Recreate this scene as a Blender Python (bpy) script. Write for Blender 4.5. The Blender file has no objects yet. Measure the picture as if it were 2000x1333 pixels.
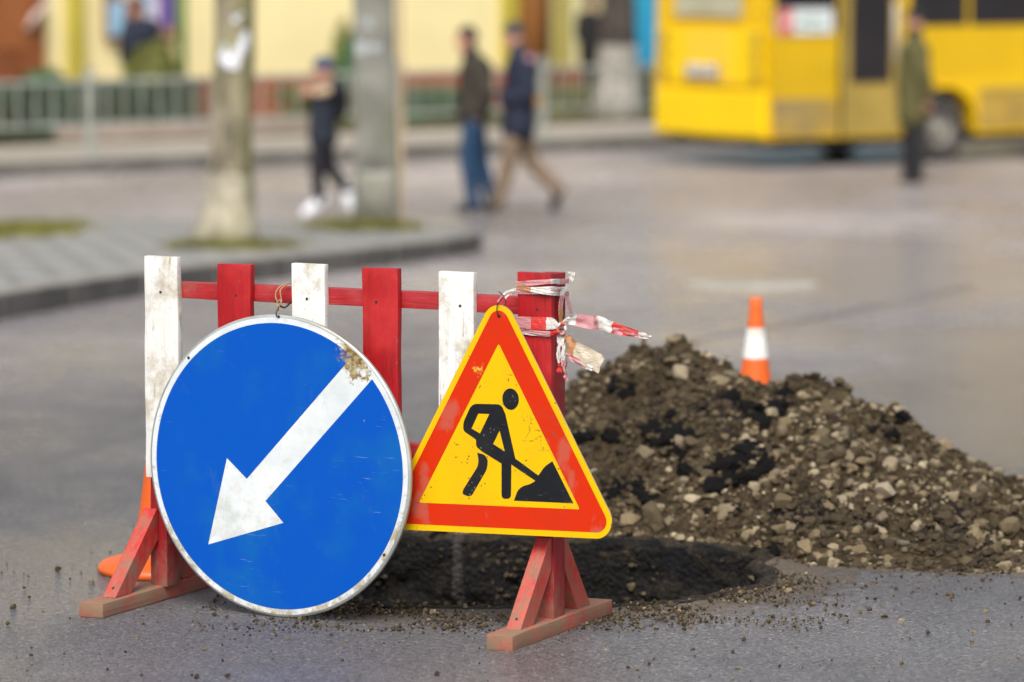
import bpy, bmesh, math, random
import numpy as np
from mathutils import Vector, Matrix, geometry
SC = bpy.context.scene
COL = SC.collection
R = math.radians
random.seed(7); RNG = np.random.default_rng(7)

# ---------------------------------------------------------------- camera, world, sun, exposure
F = 7500.0                       # focal length in pixels of the 2000 px wide photograph (135 mm lens)
PITCH = math.atan2(773.5, F)
CAMZ = 1.57
cam_d = bpy.data.cameras.new('camera'); cam = bpy.data.objects.new('camera', cam_d); COL.objects.link(cam)
cam.location = (0, 0, CAMZ); cam.rotation_euler = (R(90) - PITCH, 0, 0)
cam_d.sensor_width = 36; cam_d.lens = 36 * F / 2000; cam_d.clip_start = .1; cam_d.clip_end = 2000
cam_d.dof.use_dof = True; cam_d.dof.focus_distance = 8.86; cam_d.dof.aperture_fstop = 2.6
SC.camera = cam
W = bpy.data.worlds.new('World'); SC.world = W; W.use_nodes = True
wn = W.node_tree.nodes; wl = W.node_tree.links
SUN_EL, SUN_AZ = R(48), R(188)   # azimuth measured clockwise from +Y
sky = wn.new('ShaderNodeTexSky'); sky.sky_type = 'NISHITA'; sky.sun_disc = False
sky.sun_elevation = SUN_EL; sky.sun_rotation = SUN_AZ; sky.air_density = 1.0; sky.dust_density = 4.0; sky.ozone_density = 1
hs = wn.new('ShaderNodeHueSaturation'); hs.inputs['Saturation'].default_value = .5
wl.new(sky.outputs[0], hs.inputs['Color']); wl.new(hs.outputs[0], wn['Background'].inputs['Color'])
wn['Background'].inputs['Strength'].default_value = .115
sd = bpy.data.lights.new('sun', 'SUN'); sd.energy = 2.3; sd.angle = R(34); sd.color = (1, .99, .97)
sun = bpy.data.objects.new('sun', sd); COL.objects.link(sun)
sun.rotation_euler = (R(90) - SUN_EL, 0, -SUN_AZ + math.pi)
sun.rotation_euler = Vector((math.sin(SUN_AZ) * math.cos(SUN_EL), math.cos(SUN_AZ) * math.cos(SUN_EL), math.sin(SUN_EL))).to_track_quat('Z', 'Y').to_euler()
SC.view_settings.view_transform = 'Standard'; SC.view_settings.look = 'None'
SC.view_settings.gamma = 1; SC.view_settings.exposure = .45
SC.render.engine = 'CYCLES'; SC.cycles.use_denoising = True; SC.cycles.max_bounces = 6

# ---------------------------------------------------------------- measuring helpers
def ray(x, y):
    a = (x - 1000) / F; b = -(y - 666.5) / F
    return Vector((a, math.cos(PITCH) + b * math.sin(PITCH), -math.sin(PITCH) + b * math.cos(PITCH)))
CAM = Vector((0, 0, CAMZ))
GA, GB, GC, GD = 9.2, 12.4, 34.5, 39.5
_ys = np.arange(0, 60, .02); _sl = np.interp(_ys, [GA, GB, GC, GD], [0, 1, 1, 0]); _zz = -np.cumsum(_sl); _zz = _zz / -_zz[-1]
def gzn(y): return np.interp(y, _ys, _zz)
def gz(y):
    """height of the street: level in front, falling gently, level again beyond the junction"""
    return float(gzn(y))
def at(x, y, Y):
    d = ray(x, y); return CAM + d * (Y / d.y)
def ground(x, y, dz=0.0):
    d = ray(x, y); lo, hi = 5.0, 300.0
    for _ in range(50):
        m = (lo + hi) / 2
        if CAMZ + d.z / d.y * m > gz(m) + dz: lo = m
        else: hi = m
    p = CAM + d * (lo / d.y); p.z = gz(lo) + dz; return p
def on_plane(x, y, P, n):
    d = ray(x, y); return CAM + d * ((P - CAM).dot(n) / d.dot(n))
def lin(r, g, b):
    f = lambda c: (c / 255) / 12.92 if c / 255 <= .04045 else ((c / 255 + .055) / 1.055) ** 2.4
    return (f(r), f(g), f(b), 1)

# ---------------------------------------------------------------- numpy noise
_T = RNG.random((64, 64, 64)).astype(np.float32)
def vnoise(p):
    i = np.floor(p).astype(int); f = p - i; f = f * f * (3 - 2 * f); i &= 63; j = (i + 1) & 63
    x0, y0, z0 = i.T; x1, y1, z1 = j.T; fx, fy, fz = f.T
    L = lambda a, b, t: a + (b - a) * t
    return L(L(L(_T[x0, y0, z0], _T[x1, y0, z0], fx), L(_T[x0, y1, z0], _T[x1, y1, z0], fx), fy),
             L(L(_T[x0, y0, z1], _T[x1, y0, z1], fx), L(_T[x0, y1, z1], _T[x1, y1, z1], fx), fy), fz) * 2 - 1
def fbm(p, sc, o=4, seed=0):
    p = np.asarray(p, float).reshape(-1, 3) * sc + seed * 7.31 + 100; r = 0; a = 1; t = 0
    for _ in range(o): r = r + a * vnoise(p); t += a; a *= .5; p = p * 2.03 + 11.7
    return r / t

# ---------------------------------------------------------------- mesh helpers
def tag(o, label=None, cat=None, group=None, kind=None):
    if label: o['label'] = label
    if cat: o['category'] = cat
    if group: o['group'] = group
    if kind: o['kind'] = kind
    return o
def empty(name, loc=(0, 0, 0), rz=0, label=None, cat=None, group=None):
    o = bpy.data.objects.new(name, None); COL.objects.link(o); o.location = loc; o.rotation_euler = (0, 0, rz)
    o.empty_display_size = .1
    return tag(o, label, cat, group)
def mesh_obj(name, verts, faces, mats, parent=None, smooth=False, fm=None, loc=None, world=False):
    me = bpy.data.meshes.new(name); me.from_pydata([tuple(v) for v in verts], [], [tuple(f) for f in faces])
    if not isinstance(mats, (list, tuple)): mats = [mats]
    for m in mats: me.materials.append(m)
    if fm is not None: me.polygons.foreach_set('material_index', fm)
    if smooth: me.polygons.foreach_set('use_smooth', [True] * len(me.polygons))
    me.update()
    o = bpy.data.objects.new(name, me); COL.objects.link(o)
    if parent is not None:
        o.parent = parent
        if world:
            M = Matrix.Translation(parent.location) @ parent.rotation_euler.to_matrix().to_4x4()
            me.transform(M.inverted())
    if loc is not None: o.location = loc
    return o
class MB:
    """collects shapes into one mesh"""
    def __init__(s): s.v = []; s.f = []; s.m = []
    def add(s, v, f, mi=0):
        n = len(s.v); s.v += [tuple(x) for x in v]; s.f += [tuple(n + i for i in q) for q in f]; s.m += [mi] * len(f); return s
    def box(s, x0, x1, y0, y1, z0, z1, mi=0, M=None):
        v = [Vector((x, y, z)) for x in (x0, x1) for y in (y0, y1) for z in (z0, z1)]
        if M is not None: v = [M @ q for q in v]
        return s.add(v, [(0, 1, 3, 2), (4, 6, 7, 5), (0, 4, 5, 1), (2, 3, 7, 6), (0, 2, 6, 4), (1, 5, 7, 3)], mi)
    def tube(s, pts, rad, seg=10, mi=0, cap=True, jit=0):
        pts = [Vector(p) for p in pts]; n = len(pts); v = []; f = []
        if not hasattr(rad, '__len__'): rad = [rad] * n
        up = Vector((0, 0, 1))
        for i in range(n):
            t = (pts[min(i + 1, n - 1)] - pts[max(i - 1, 0)]).normalized()
            a = t.cross(up if abs(t.z) < .9 else Vector((1, 0, 0))).normalized(); b = t.cross(a)
            if i and (a.dot(pa) < 0): a, b = -a, -b
            pa = a
            for k in range(seg):
                w = 2 * math.pi * k / seg; rr = rad[i] * (1 + jit * random.uniform(-1, 1))
                v.append(pts[i] + (a * math.cos(w) + b * math.sin(w)) * rr)
        for i in range(n - 1):
            for k in range(seg):
                k2 = (k + 1) % seg; f.append((i * seg + k, i * seg + k2, (i + 1) * seg + k2, (i + 1) * seg + k))
        if cap: f.append(tuple(range(seg))[::-1]); f.append(tuple((n - 1) * seg + k for k in range(seg)))
        return s.add(v, f, mi)
    def lathe(s, prof, seg=32, c=(0, 0, 0), mi=0):
        v = []; f = []; n = len(prof)
        for r, z in prof:
            for k in range(seg):
                w = 2 * math.pi * k / seg; v.append((c[0] + r * math.cos(w), c[1] + r * math.sin(w), c[2] + z))
        for i in range(n - 1):
            for k in range(seg):
                k2 = (k + 1) % seg; f.append((i * seg + k, i * seg + k2, (i + 1) * seg + k2, (i + 1) * seg + k))
        return s.add(v, f, mi)
    def build(s, name, mats, parent=None, smooth=False, bevel=0, loc=None, segs=2):
        o = mesh_obj(name, s.v, s.f, mats, parent, smooth, s.m, loc)
        if bevel:
            b = bmesh.new(); b.from_mesh(o.data); bmesh.ops.remove_doubles(b, verts=b.verts, dist=1e-6)
            e = [q for q in b.edges if len(q.link_faces) == 2 and q.calc_face_angle(0) > .5]
            bmesh.ops.bevel(b, geom=e, offset=bevel, segments=segs, profile=.6, affect='EDGES')
            b.to_mesh(o.data); b.free()
        return o
def smooth_by_angle(o, ang=40):
    me = o.data; me.polygons.foreach_set('use_smooth', [True] * len(me.polygons))
    b = bmesh.new(); b.from_mesh(me)
    for e in b.edges:
        if len(e.link_faces) == 2 and e.calc_face_angle(0) > R(ang): e.smooth = False
    b.to_mesh(me); b.free()
def prism(outline, y0, y1, holes=(), mi=0):
    """polygon in x,z extruded along y"""
    loops = [outline] + list(holes); tri = geometry.tessellate_polygon([[Vector((p[0], p[1], 0)) for p in l] for l in loops])
    flat = [p for l in loops for p in l]; n = len(flat)
    v = [(p[0], y0, p[1]) for p in flat] + [(p[0], y1, p[1]) for p in flat]
    f = [t for t in tri] + [tuple(n + i for i in t[::-1]) for t in tri]; k = 0
    for l in loops:
        m = len(l)
        for i in range(m): f.append((k + i, k + (i + 1) % m, n + k + (i + 1) % m, n + k + i))
        k += m
    return v, f

# ---------------------------------------------------------------- materials
class NT:
    def __init__(s, name):
        s.mat = bpy.data.materials.new(name); s.mat.use_nodes = True
        s.t = s.mat.node_tree; s.n = s.t.nodes; s.l = s.t.links; s.b = s.n['Principled BSDF']
        s.co = s.n.new('ShaderNodeTexCoord').outputs['Object']
    def link(s, a, b): s.l.new(a, b)
    def mapping(s, sc, rot=(0, 0, 0), loc=(0, 0, 0), src=None):
        m = s.n.new('ShaderNodeMapping'); m.inputs['Scale'].default_value = sc; m.inputs['Rotation'].default_value = rot
        m.inputs['Location'].default_value = loc
        s.link(src or s.co, m.inputs[0]); return m.outputs[0]
    def noise(s, scale, detail=4, src=None, rough=.55, dist=0):
        n = s.n.new('ShaderNodeTexNoise'); n.inputs['Scale'].default_value = scale; n.inputs['Detail'].default_value = detail
        n.inputs['Roughness'].default_value = rough; n.inputs['Distortion'].default_value = dist
        s.link(src or s.co, n.inputs['Vector']); return n.outputs['Fac']
    def voro(s, scale, src=None, feature='F1', out='Distance'):
        n = s.n.new('ShaderNodeTexVoronoi'); n.inputs['Scale'].default_value = scale; n.feature = feature
        s.link(src or s.co, n.inputs['Vector']); return n.outputs[out]
    def ramp(s, fac, stops):
        n = s.n.new('ShaderNodeValToRGB'); e = n.color_ramp.elements
        while len(e) < len(stops): e.new(.5)
        for q, (p, c) in zip(e, stops):
            q.position = p; q.color = c if hasattr(c, '__len__') else (c, c, c, 1)
        s.link(fac, n.inputs[0]); return n.outputs[0]
    def mix(s, fac, a, b, mode='MIX'):
        n = s.n.new('ShaderNodeMix'); n.data_type = 'RGBA'; n.blend_type = mode
        for k, q in ((0, fac), (6, a), (7, b)):
            if hasattr(q, 'is_output') or hasattr(q, 'links'): s.link(q, n.inputs[k])
            else: n.inputs[k].default_value = q if (k == 0 or len(q) == 4) else (*q, 1)
        return n.outputs[2]
    def math(s, op, a, b=0.0, clamp=False):
        n = s.n.new('ShaderNodeMath'); n.operation = op; n.use_clamp = clamp
        for k, q in ((0, a), (1, b)):
            if hasattr(q, 'links'): s.link(q, n.inputs[k])
            else: n.inputs[k].default_value = q
        return n.outputs[0]
    def attr(s, name):
        n = s.n.new('ShaderNodeAttribute'); n.attribute_name = name; return n.outputs
    def col(s, q):
        if hasattr(q, 'links'): s.link(q, s.b.inputs['Base Color'])
        else: s.b.inputs['Base Color'].default_value = q
        return s
    def rough(s, q):
        if hasattr(q, 'links'): s.link(q, s.b.inputs['Roughness'])
        else: s.b.inputs['Roughness'].default_value = q
        return s
    def bump(s, h, strength=.5, dist=.01):
        n = s.n.new('ShaderNodeBump'); n.inputs['Strength'].default_value = strength; n.inputs['Distance'].default_value = dist
        s.link(h, n.inputs['Height']); s.link(n.outputs[0], s.b.inputs['Normal']); return s
    def dist_to(s, p):
        n = s.n.new('ShaderNodeVectorMath'); n.operation = 'DISTANCE'; s.link(s.co, n.inputs[0]); n.inputs[1].default_value = p
        return n.outputs['Value']

def simple(name, c, rough=.6, var=.15, scale=6, metal=0, bump=0, bscale=40, spec=.5, dirt=None, dirt_amt=.5):
    m = NT(name); n = m.noise(scale, 5)
    d = tuple(x * (1 - var) for x in c[:3]) + (1,); e = tuple(min(1, x * (1 + var)) for x in c[:3]) + (1,)
    colr = m.ramp(n, [(.3, d), (.7, e)])
    if dirt:
        k = m.ramp(m.noise(scale * .7, 6, m.mapping((1, 1, 1), loc=(3, 4, 5))), [(.62 - .25 * dirt_amt, 0.0), (.85 - .25 * dirt_amt, 1.0)])
        colr = m.mix(k, colr, dirt)
    m.col(colr).rough(rough); m.b.inputs['Metallic'].default_value = metal
    m.b.inputs['Specular IOR Level'].default_value = spec
    if bump: m.bump(m.noise(bscale, 4), bump, .01)
    return m.mat
def wood_paint(name, c, wear, mud, mud_amt=.3, long='z', rough=.5, chip=.35, faded=None, low=False):
    """painted timber: grain along its length, rubbed patches, splashed mud"""
    m = NT(name)
    sc = {'z': (70, 70, 5), 'x': (5, 70, 70), 'y': (70, 5, 70)}[long]
    g = m.noise(1, 6, m.mapping(sc), .65, .6)
    c1 = m.ramp(g, [(.3, tuple(x * (.84 if c[1] > .5 else .62) for x in c[:3]) + (1,)), (.5, c), (.72, tuple(min(1, x * 1.12) for x in c[:3]) + (1,))])
    if faded:
        c1 = m.mix(m.ramp(m.noise(7, 6, m.mapping((1, 1, 1), loc=(9, 1, 2)), .65), [(.45, 0.0), (.75, .75)]), c1, faded)
    w = m.math('MULTIPLY', m.ramp(g, [(.56, 0.0), (.66, 1.0)]), m.ramp(m.noise(14, 5), [(.46, 0.0), (.56, 1.0)]))
    c2 = m.mix(m.math('MULTIPLY', w, chip), c1, wear)
    md = m.ramp(m.noise(11, 8, m.mapping((1, 1, 1), loc=(4, 7, 1)), .7), [(.62 - mud_amt * .35, 0.0), (.80 - mud_amt * .3, .9)])
    sp = m.ramp(m.voro(60), [(.07, .8), (.13, 0.0)]); sp = m.math('MULTIPLY', sp, m.ramp(m.noise(9, 3), [(.52, 0.0), (.6, 1.0)]))
    if low:
        s_ = m.n.new('ShaderNodeSeparateXYZ'); m.link(m.co, s_.inputs[0]); lw = m.math('ADD', m.math('MULTIPLY', s_.outputs['Z'], -2.2), m.math('ADD', .42, m.math('MULTIPLY', m.noise(45, 6, m.mapping((1, 1, .6)), .75), .9))); md = m.math('MAXIMUM', md, m.ramp(lw, [(.55, 0.0), (.9, .75)]))
    c3 = m.mix(m.math('MAXIMUM', md, sp), c2, mud)
    m.col(c3); m.rough(m.ramp(md, [(0, rough), (1, .9)])); m.bump(m.math('ADD', g, m.math('MULTIPLY', md, .6)), .6, .003)
    return m.mat
RED = lin(186, 10, 14); WHITE = (.76, .755, .72, 1); MUD = (.20, .145, .09, 1)
M_redwood = wood_paint('red_painted_wood', (.36, .003, .006, 1), (.10, .02, .015, 1), MUD, .0, faded=(.58, .03, .028, 1))
M_redpost = wood_paint('red_post_wood', (.30, .004, .008, 1), (.16, .03, .03, 1), MUD, .12, faded=(.38, .02, .03, 1), low=True)
M_redrail = wood_paint('red_rail_wood', (.36, .010, .014, 1), (.5, .22, .18, 1), MUD, .05, 'x', faded=(.48, .06, .06, 1))
M_redfoot = wood_paint('red_brace_wood', (.52, .028, .022, 1), (.30, .16, .10, 1), MUD, .5, faded=(.62, .12, .09, 1), low=True)
M_beam = wood_paint('muddy_beam_wood', (.46, .05, .04, 1), (.22, .15, .09, 1), (.22, .15, .09, 1), .78, 'y', rough=.8, faded=(.45, .17, .12, 1))
M_white = wood_paint('white_painted_wood', WHITE, (.30, .25, .17, 1), (.34, .27, .15, 1), .34, chip=.9, faded=(.70, .66, .56, 1))
M_nail = simple('rusty_nail_head', (.03, .02, .015, 1), .7)
M_endgrain = simple('bare_wood_edge', (.55, .40, .30, 1), .8, .25, 60, bump=.3, bscale=200)

# asphalt of the street, muddy near the excavation; the pit's own broken earth
def asphalt():
    m = NT('wet_asphalt')
    big = m.noise(.35, 5, m.mapping((1, .45, 1)), .6); mid = m.noise(2.2, 6, m.mapping((1, .5, 1)))
    base = m.ramp(big, [(.3, (.098, .089, .088, 1)), (.5, (.150, .139, .137, 1)), (.7, (.235, .220, .216, 1))])
    base = m.mix(m.ramp(mid, [(.35, 0.0), (.7, .5)]), base, (.10, .092, .094, 1))
    ag = m.voro(150); agc = m.ramp(m.voro(150, out='Color'), [(.15, .40), (.5, .9), (.8, 1.2), (.95, 2.3)])
    base = m.mix(.85, base, agc, 'MULTIPLY')
    base = m.mix(m.attr('pale')['Fac'], base, m.mix(1.0, base, (2.5, 2.38, 2.3, 1), 'MULTIPLY'))  # far road colour lightened, standing in for the grazing sky reflection
    a = m.attr('mud')['Fac']
    n = m.noise(16, 8, None, .7)
    k = m.math('ADD', a, m.math('MULTIPLY', m.math('SUBTRACT', n, .5), 2.2))
    k = m.ramp(k, [(.34, 0.0), (.62, 1.0)])
    mc = m.ramp(m.noise(60, 6), [(.3, (.07, .052, .036, 1)), (.7, (.19, .15, .11, 1))])
    colr = m.mix(k, base, mc)
    m.col(colr)
    wet = m.noise(.9, 5, m.mapping((.8, .35, 1), loc=(2.3, .4, 0)), .6, .4)
    wet2 = m.noise(6, 5, m.mapping((1, .35, 1)))
    wv = m.math('ADD', m.math('MULTIPLY', wet, .7), m.math('MULTIPLY', wet2, .3))
    wa = m.attr('wet')['Fac']; wv = m.math('ADD', wv, m.math('MULTIPLY', wa, .26))
    rr = m.ramp(wv, [(.36, .60), (.50, .38), (.68, .13)])
    m.rough(m.mix(k, rr, (.85, .85, .85, 1)))
    m.b.inputs['Specular IOR Level'].default_value = .5
    h = m.math('ADD', m.ramp(ag, [(0, 1.0), (.6, 0.0)]), m.math('MULTIPLY', m.noise(300, 3), 1.2))
    h = m.math('ADD', h, m.math('MULTIPLY', m.math('MULTIPLY', n, k), 3.0))
    m.bump(h, .8, .005)
    bn = [q for q in m.n if q.type == 'BUMP'][0]; m.link(m.ramp(wv, [(.42, (.85,) * 3 + (1,)), (.70, (.22,) * 3 + (1,))]), bn.inputs['Strength'])
    return m.mat
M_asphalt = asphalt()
def earth(name, lo, mid, hi, dark=None, stonesc=22):
    m = NT(name)
    n = m.noise(30, 10, None, .7); v = m.voro(stonesc * 3, out='Color'); v2 = m.voro(stonesc * 3)
    c = m.ramp(n, [(.3, lo), (.5, mid), (.72, hi)])
    c = m.mix(m.ramp(v, [(.55, 0.0), (.7, .45)]), c, hi)
    if dark:
        k = m.ramp(m.noise(4.5, 6, m.mapping((1, 1, 1), loc=(5, 2, 8)), .65), [(.56, 0.0), (.63, .9)])
        c = m.mix(k, c, dark)
    m.col(c).rough(.95); m.b.inputs['Specular IOR Level'].default_value = .15
    m.bump(m.math('ADD', n, m.math('MULTIPLY', v2, -.6)), 1.0, .02)
    return m.mat
M_earth = earth('excavated_earth', (.018, .013, .008, 1), (.050, .035, .019, 1), (.125, .090, .050, 1), (.016, .014, .014, 1))
def pit_mat():
    m = NT('cut_road_layers')
    s = m.n.new('ShaderNodeSeparateXYZ'); m.link(m.co, s.inputs[0])
    zz = m.math('ADD', s.outputs['Z'], m.math('MULTIPLY', m.math('SUBTRACT', m.noise(9, 5), .5), .07))
    n = m.noise(38, 10, None, .72); big = m.noise(11, 6, m.mapping((1, 1, 1.8)), .65)
    lay = m.ramp(m.math('ADD', m.math('MULTIPLY', zz, 2.0), 1.0),
                 [(.40, (.05, .04, .024, 1)), (.56, (.13, .098, .048, 1)), (.62, (.022, .019, .017, 1)), (.90, (.013, .012, .012, 1)), (.985, (.012, .011, .011, 1)), (.996, (.075, .057, .036, 1))])
    c = m.mix(m.ramp(big, [(.52, 0.0), (.64, .6)]), lay, (.075, .056, .033, 1))
    c = m.mix(m.ramp(n, [(.35, .0), (.75, .9)]), m.mix(1.0, c, (.3, .3, .3, 1), 'MULTIPLY'), m.mix(1.0, c, (1.5, 1.45, 1.4, 1), 'MULTIPLY'))
    st_ = m.ramp(m.noise(1, 3, m.mapping((11, 11, .8), loc=(.3, .2, .4)), .5, .3), [(.655, 0.0), (.69, .55)]); c = m.mix(m.math('MULTIPLY', st_, m.math('GREATER_THAN', s.outputs['Z'], -.2)), c, (.11, .10, .09, 1))
    m.col(c).rough(.85); m.b.inputs['Specular IOR Level'].default_value = .3
    m.bump(m.math('ADD', n, m.math('MULTIPLY', m.voro(70), -.7)), 1.0, .03)
    return m.mat
M_pit = pit_mat()
def stone_mat(name, stops, perobj=True, mud=.5):
    m = NT(name)
    if perobj: v = m.n.new('ShaderNodeObjectInfo').outputs['Random']
    else: v = m.attr('tone')['Fac']
    c = m.ramp(v, stops)
    c = m.mix(m.ramp(m.noise(38, 7, None, .7), [(.35, 0.0), (.65, .75)]), c, m.mix(1.0, c, (.62, .58, .52, 1), 'MULTIPLY'))
    g = m.attr('dummy')
    c = m.mix(m.ramp(m.noise(22, 7, m.mapping((1, 1, 1), loc=(6, 3, 1)), .7), [(.62 - mud * .3, 0.0), (.76 - mud * .25, .9)]), c, (.085, .063, .038, 1))
    m.col(c).rough(.88); m.b.inputs['Specular IOR Level'].default_value = .25
    m.bump(m.noise(90, 6, None, .7), .6, .004)
    return m.mat
STOPS = [(0, (.09, .070, .042, 1)), (.25, (.18, .137, .076, 1)), (.45, (.30, .23, .135, 1)), (.65, (.19, .165, .125, 1)), (.82, (.37, .29, .18, 1)), (1, (.46, .39, .28, 1))]
M_stone = stone_mat('dusty_stone', STOPS, True, .38)
M_gravel = stone_mat('loose_gravel', [(0, (.028, .02, .012, 1)), (.4, (.085, .063, .036, 1)), (.65, (.22, .17, .10, 1)), (1, (.44, .37, .25, 1))], False, .4)
M_lump = earth('broken_asphalt_lump', (.008, .008, .009, 1), (.020, .019, .019, 1), (.055, .048, .042, 1))
M_wall = simple('pale_yellow_render', (.90, .77, .40, 1), .85, .05, 1.2)
M_olive = simple('olive_yellow_render', (.50, .41, .055, 1), .85, .08, 2)
M_plinth = simple('red_brown_plinth', (.33, .085, .03, 1), .8, .2, 3)
M_brown = simple('brown_door_wood', (.23, .07, .02, 1), .6, .25, 4)
M_kerb = simple('kerb_stone', (.115, .108, .098, 1), .85, .35, 3, bump=.5, dirt=(.06, .055, .045, 1))
M_kerbtop = simple('kerb_top_stone', (.24, .22, .19, 1), .8, .2, 3, bump=.4)
def pavers(name, c, sc, rot):
    m = NT(name)
    b = m.n.new('ShaderNodeTexBrick'); m.link(m.mapping((sc, sc, sc), (0, 0, rot)), b.inputs['Vector'])
    b.inputs['Scale'].default_value = 1; b.inputs['Mortar Size'].default_value = .075; b.inputs['Brick Width'].default_value = 1.0; b.inputs['Row Height'].default_value = .5
    b.inputs['Color1'].default_value = tuple(x * .85 for x in c[:3]) + (1,); b.inputs['Color2'].default_value = c
    b.inputs['Mortar'].default_value = (.05, .055, .04, 1)
    k = m.mix(m.ramp(m.noise(1.3, 6), [(.4, 0.0), (.65, .75)]), b.outputs['Color'], tuple(x * .6 for x in c[:3]) + (1,))
    m.col(k).rough(m.ramp(m.noise(2, 4), [(.35, .65), (.65, .4)])); m.bump(b.outputs['Fac'], -.5, .01); return m.mat
M_paver = pavers('grey_block_paving', (.40, .385, .355, 1), 2.8, R(35))
M_farpave = simple('beige_pavement', (.33, .295, .25, 1), .8, .15, .8, bump=.3)
M_lawn = simple('winter_lawn', (.085, .075, .03, 1), .95, .5, .9, bump=1, bscale=20, dirt=(.10, .075, .045, 1))
M_grass = simple('grass_blades', (.16, .15, .025, 1), .8, .5, 3)
def leaf(name, c, v=.45, sc=5):
    return simple(name, c, .6, v, sc)
M_leaf_dark = leaf('dark_green_leaves', (.05, .13, .045, 1)); M_leaf_olive = leaf('olive_leaves', (.14, .15, .025, 1))
M_leaf_hedge = leaf('hedge_leaves', (.030, .062, .024, 1)); M_twig = simple('brown_twigs', (.07, .05, .03, 1), .9)
def bark(name, c, moss, moss_amt=.4, paint_h=None, paint=(.5, .48, .4, 1)):
    m = NT(name); n = m.noise(7, 8, m.mapping((1, 1, .35)), .7)
    k = m.ramp(n, [(.42, tuple(x * .35 for x in c[:3]) + (1,)), (.56, c)])
    k = m.mix(m.ramp(m.noise(1.8, 5), [(.6 - .3 * moss_amt, 0.0), (.75 - .2 * moss_amt, .8)]), k, moss)
    s = m.n.new('ShaderNodeSeparateXYZ'); m.link(m.co, s.inputs[0])
    kx = m.math('MULTIPLY', m.ramp(m.math('ADD', s.outputs['X'], .5), [(.55, 0.0), (.64, 1.0)]), m.ramp(m.noise(3, 4), [(.3, .2), (.6, .9)]))
    k = m.mix(m.math('MULTIPLY', kx, moss_amt), k, moss)
    if paint_h:
        z = m.math('ADD', s.outputs['Z'], m.math('MULTIPLY', m.math('SUBTRACT', m.noise(5, 4), .5), .12))
        w = m.math('LESS_THAN', z, paint_h); w = m.math('MULTIPLY', w, m.ramp(m.noise(9, 6, None, .7), [(.36, .1), (.60, .8)]))
        k = m.mix(w, k, paint)
    m.col(k).rough(.92); m.bump(n, 1, .02); return m.mat
M_bark1 = bark('pale_mossy_bark', (.34, .29, .20, 1), (.19, .19, .05, 1), .42, .48, (.46, .42, .32, 1))
M_bark3 = bark('whitewashed_bark', (.075, .058, .048, 1), (.06, .055, .03, 1), .1, 1.0, (.55, .52, .46, 1))
M_conc = simple('weathered_concrete', (.21, .205, .175, 1), .9, .5, 3, bump=.5, dirt=(.12, .125, .075, 1), dirt_amt=.5)
M_conclow = simple('limewashed_concrete', (.30, .29, .235, 1), .9, .2, 4)
M_strip = simple('tan_cover_strip', (.50, .37, .23, 1), .7, .15, 4)
M_fence = simple('grey_fence_steel', (.33, .35, .31, 1), .5, .2, 3)
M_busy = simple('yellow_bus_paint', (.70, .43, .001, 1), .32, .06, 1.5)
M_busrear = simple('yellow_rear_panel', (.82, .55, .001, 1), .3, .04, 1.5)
M_busdirt = simple('dusty_yellow_skirt', (.40, .26, .04, 1), .7, .2, 2, dirt=(.22, .17, .10, 1), dirt_amt=.7)
M_door = simple('dusty_door_paint', (.36, .25, .05, 1), .55, .2, 2)
M_glass = simple('dark_bus_glass', (.018, .016, .018, 1), .12, .2, 2)
M_rearglass = simple('pale_rear_glass', (.40, .39, .28, 1), .15, .15, 2)
M_rubber = simple('black_rubber', (.014, .014, .015, 1), .75)
M_tyre = simple('dusty_tyre', (.05, .045, .04, 1), .85, .3, 4); M_rim = simple('dusty_grey_rim', (.26, .24, .20, 1), .6, .2, 5)
M_under = simple('black_underbody', (.012, .012, .013, 1), .8)
M_chrome = simple('plate_white', (.68, .68, .66, 1), .45, .05)
M_blue = simple('bright_blue_sheet', (.02, .36, .62, 1), .55, .06, 2)
M_orange = simple('orange_cone_plastic', (.74, .12, .012, 1), .42, .08, 8, dirt=(.35, .13, .05, 1), dirt_amt=.1)
M_band = simple('white_cone_band', (.78, .78, .74, 1), .4, .06, 10, dirt=(.5, .47, .38, 1), dirt_amt=.15)
M_wire = simple('rusty_wire', (.10, .065, .03, 1), .55, .3, 30); M_wire2 = simple('dark_wire', (.02, .018, .016, 1), .5)
M_cord = simple('tan_twine', (.36, .24, .12, 1), .8, .3, 60)
def tape(name, c):
    m = NT(name)
    m.col(m.mix(m.ramp(m.noise(45, 6, None, .7), [(.45, 0.0), (.75, .35)]), c, (.42, .30, .18, 1))).rough(.42)
    m.b.inputs['Transmission Weight'].default_value = .12
    m.bump(m.noise(90, 4, m.mapping((1, 1, 3)), .6, .8), .8, .004); return m.mat
M_tw = tape('white_barrier_tape', (.78, .75, .70, 1)); M_tr = tape('red_barrier_tape', (.72, .03, .025, 1)); M_tp = tape('faded_pink_tape', (.66, .28, .30, 1)); M_tb = tape('stained_orange_tape', (.58, .26, .10, 1)); M_tc = tape('dirty_cream_tape', (.66, .56, .42, 1))

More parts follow.
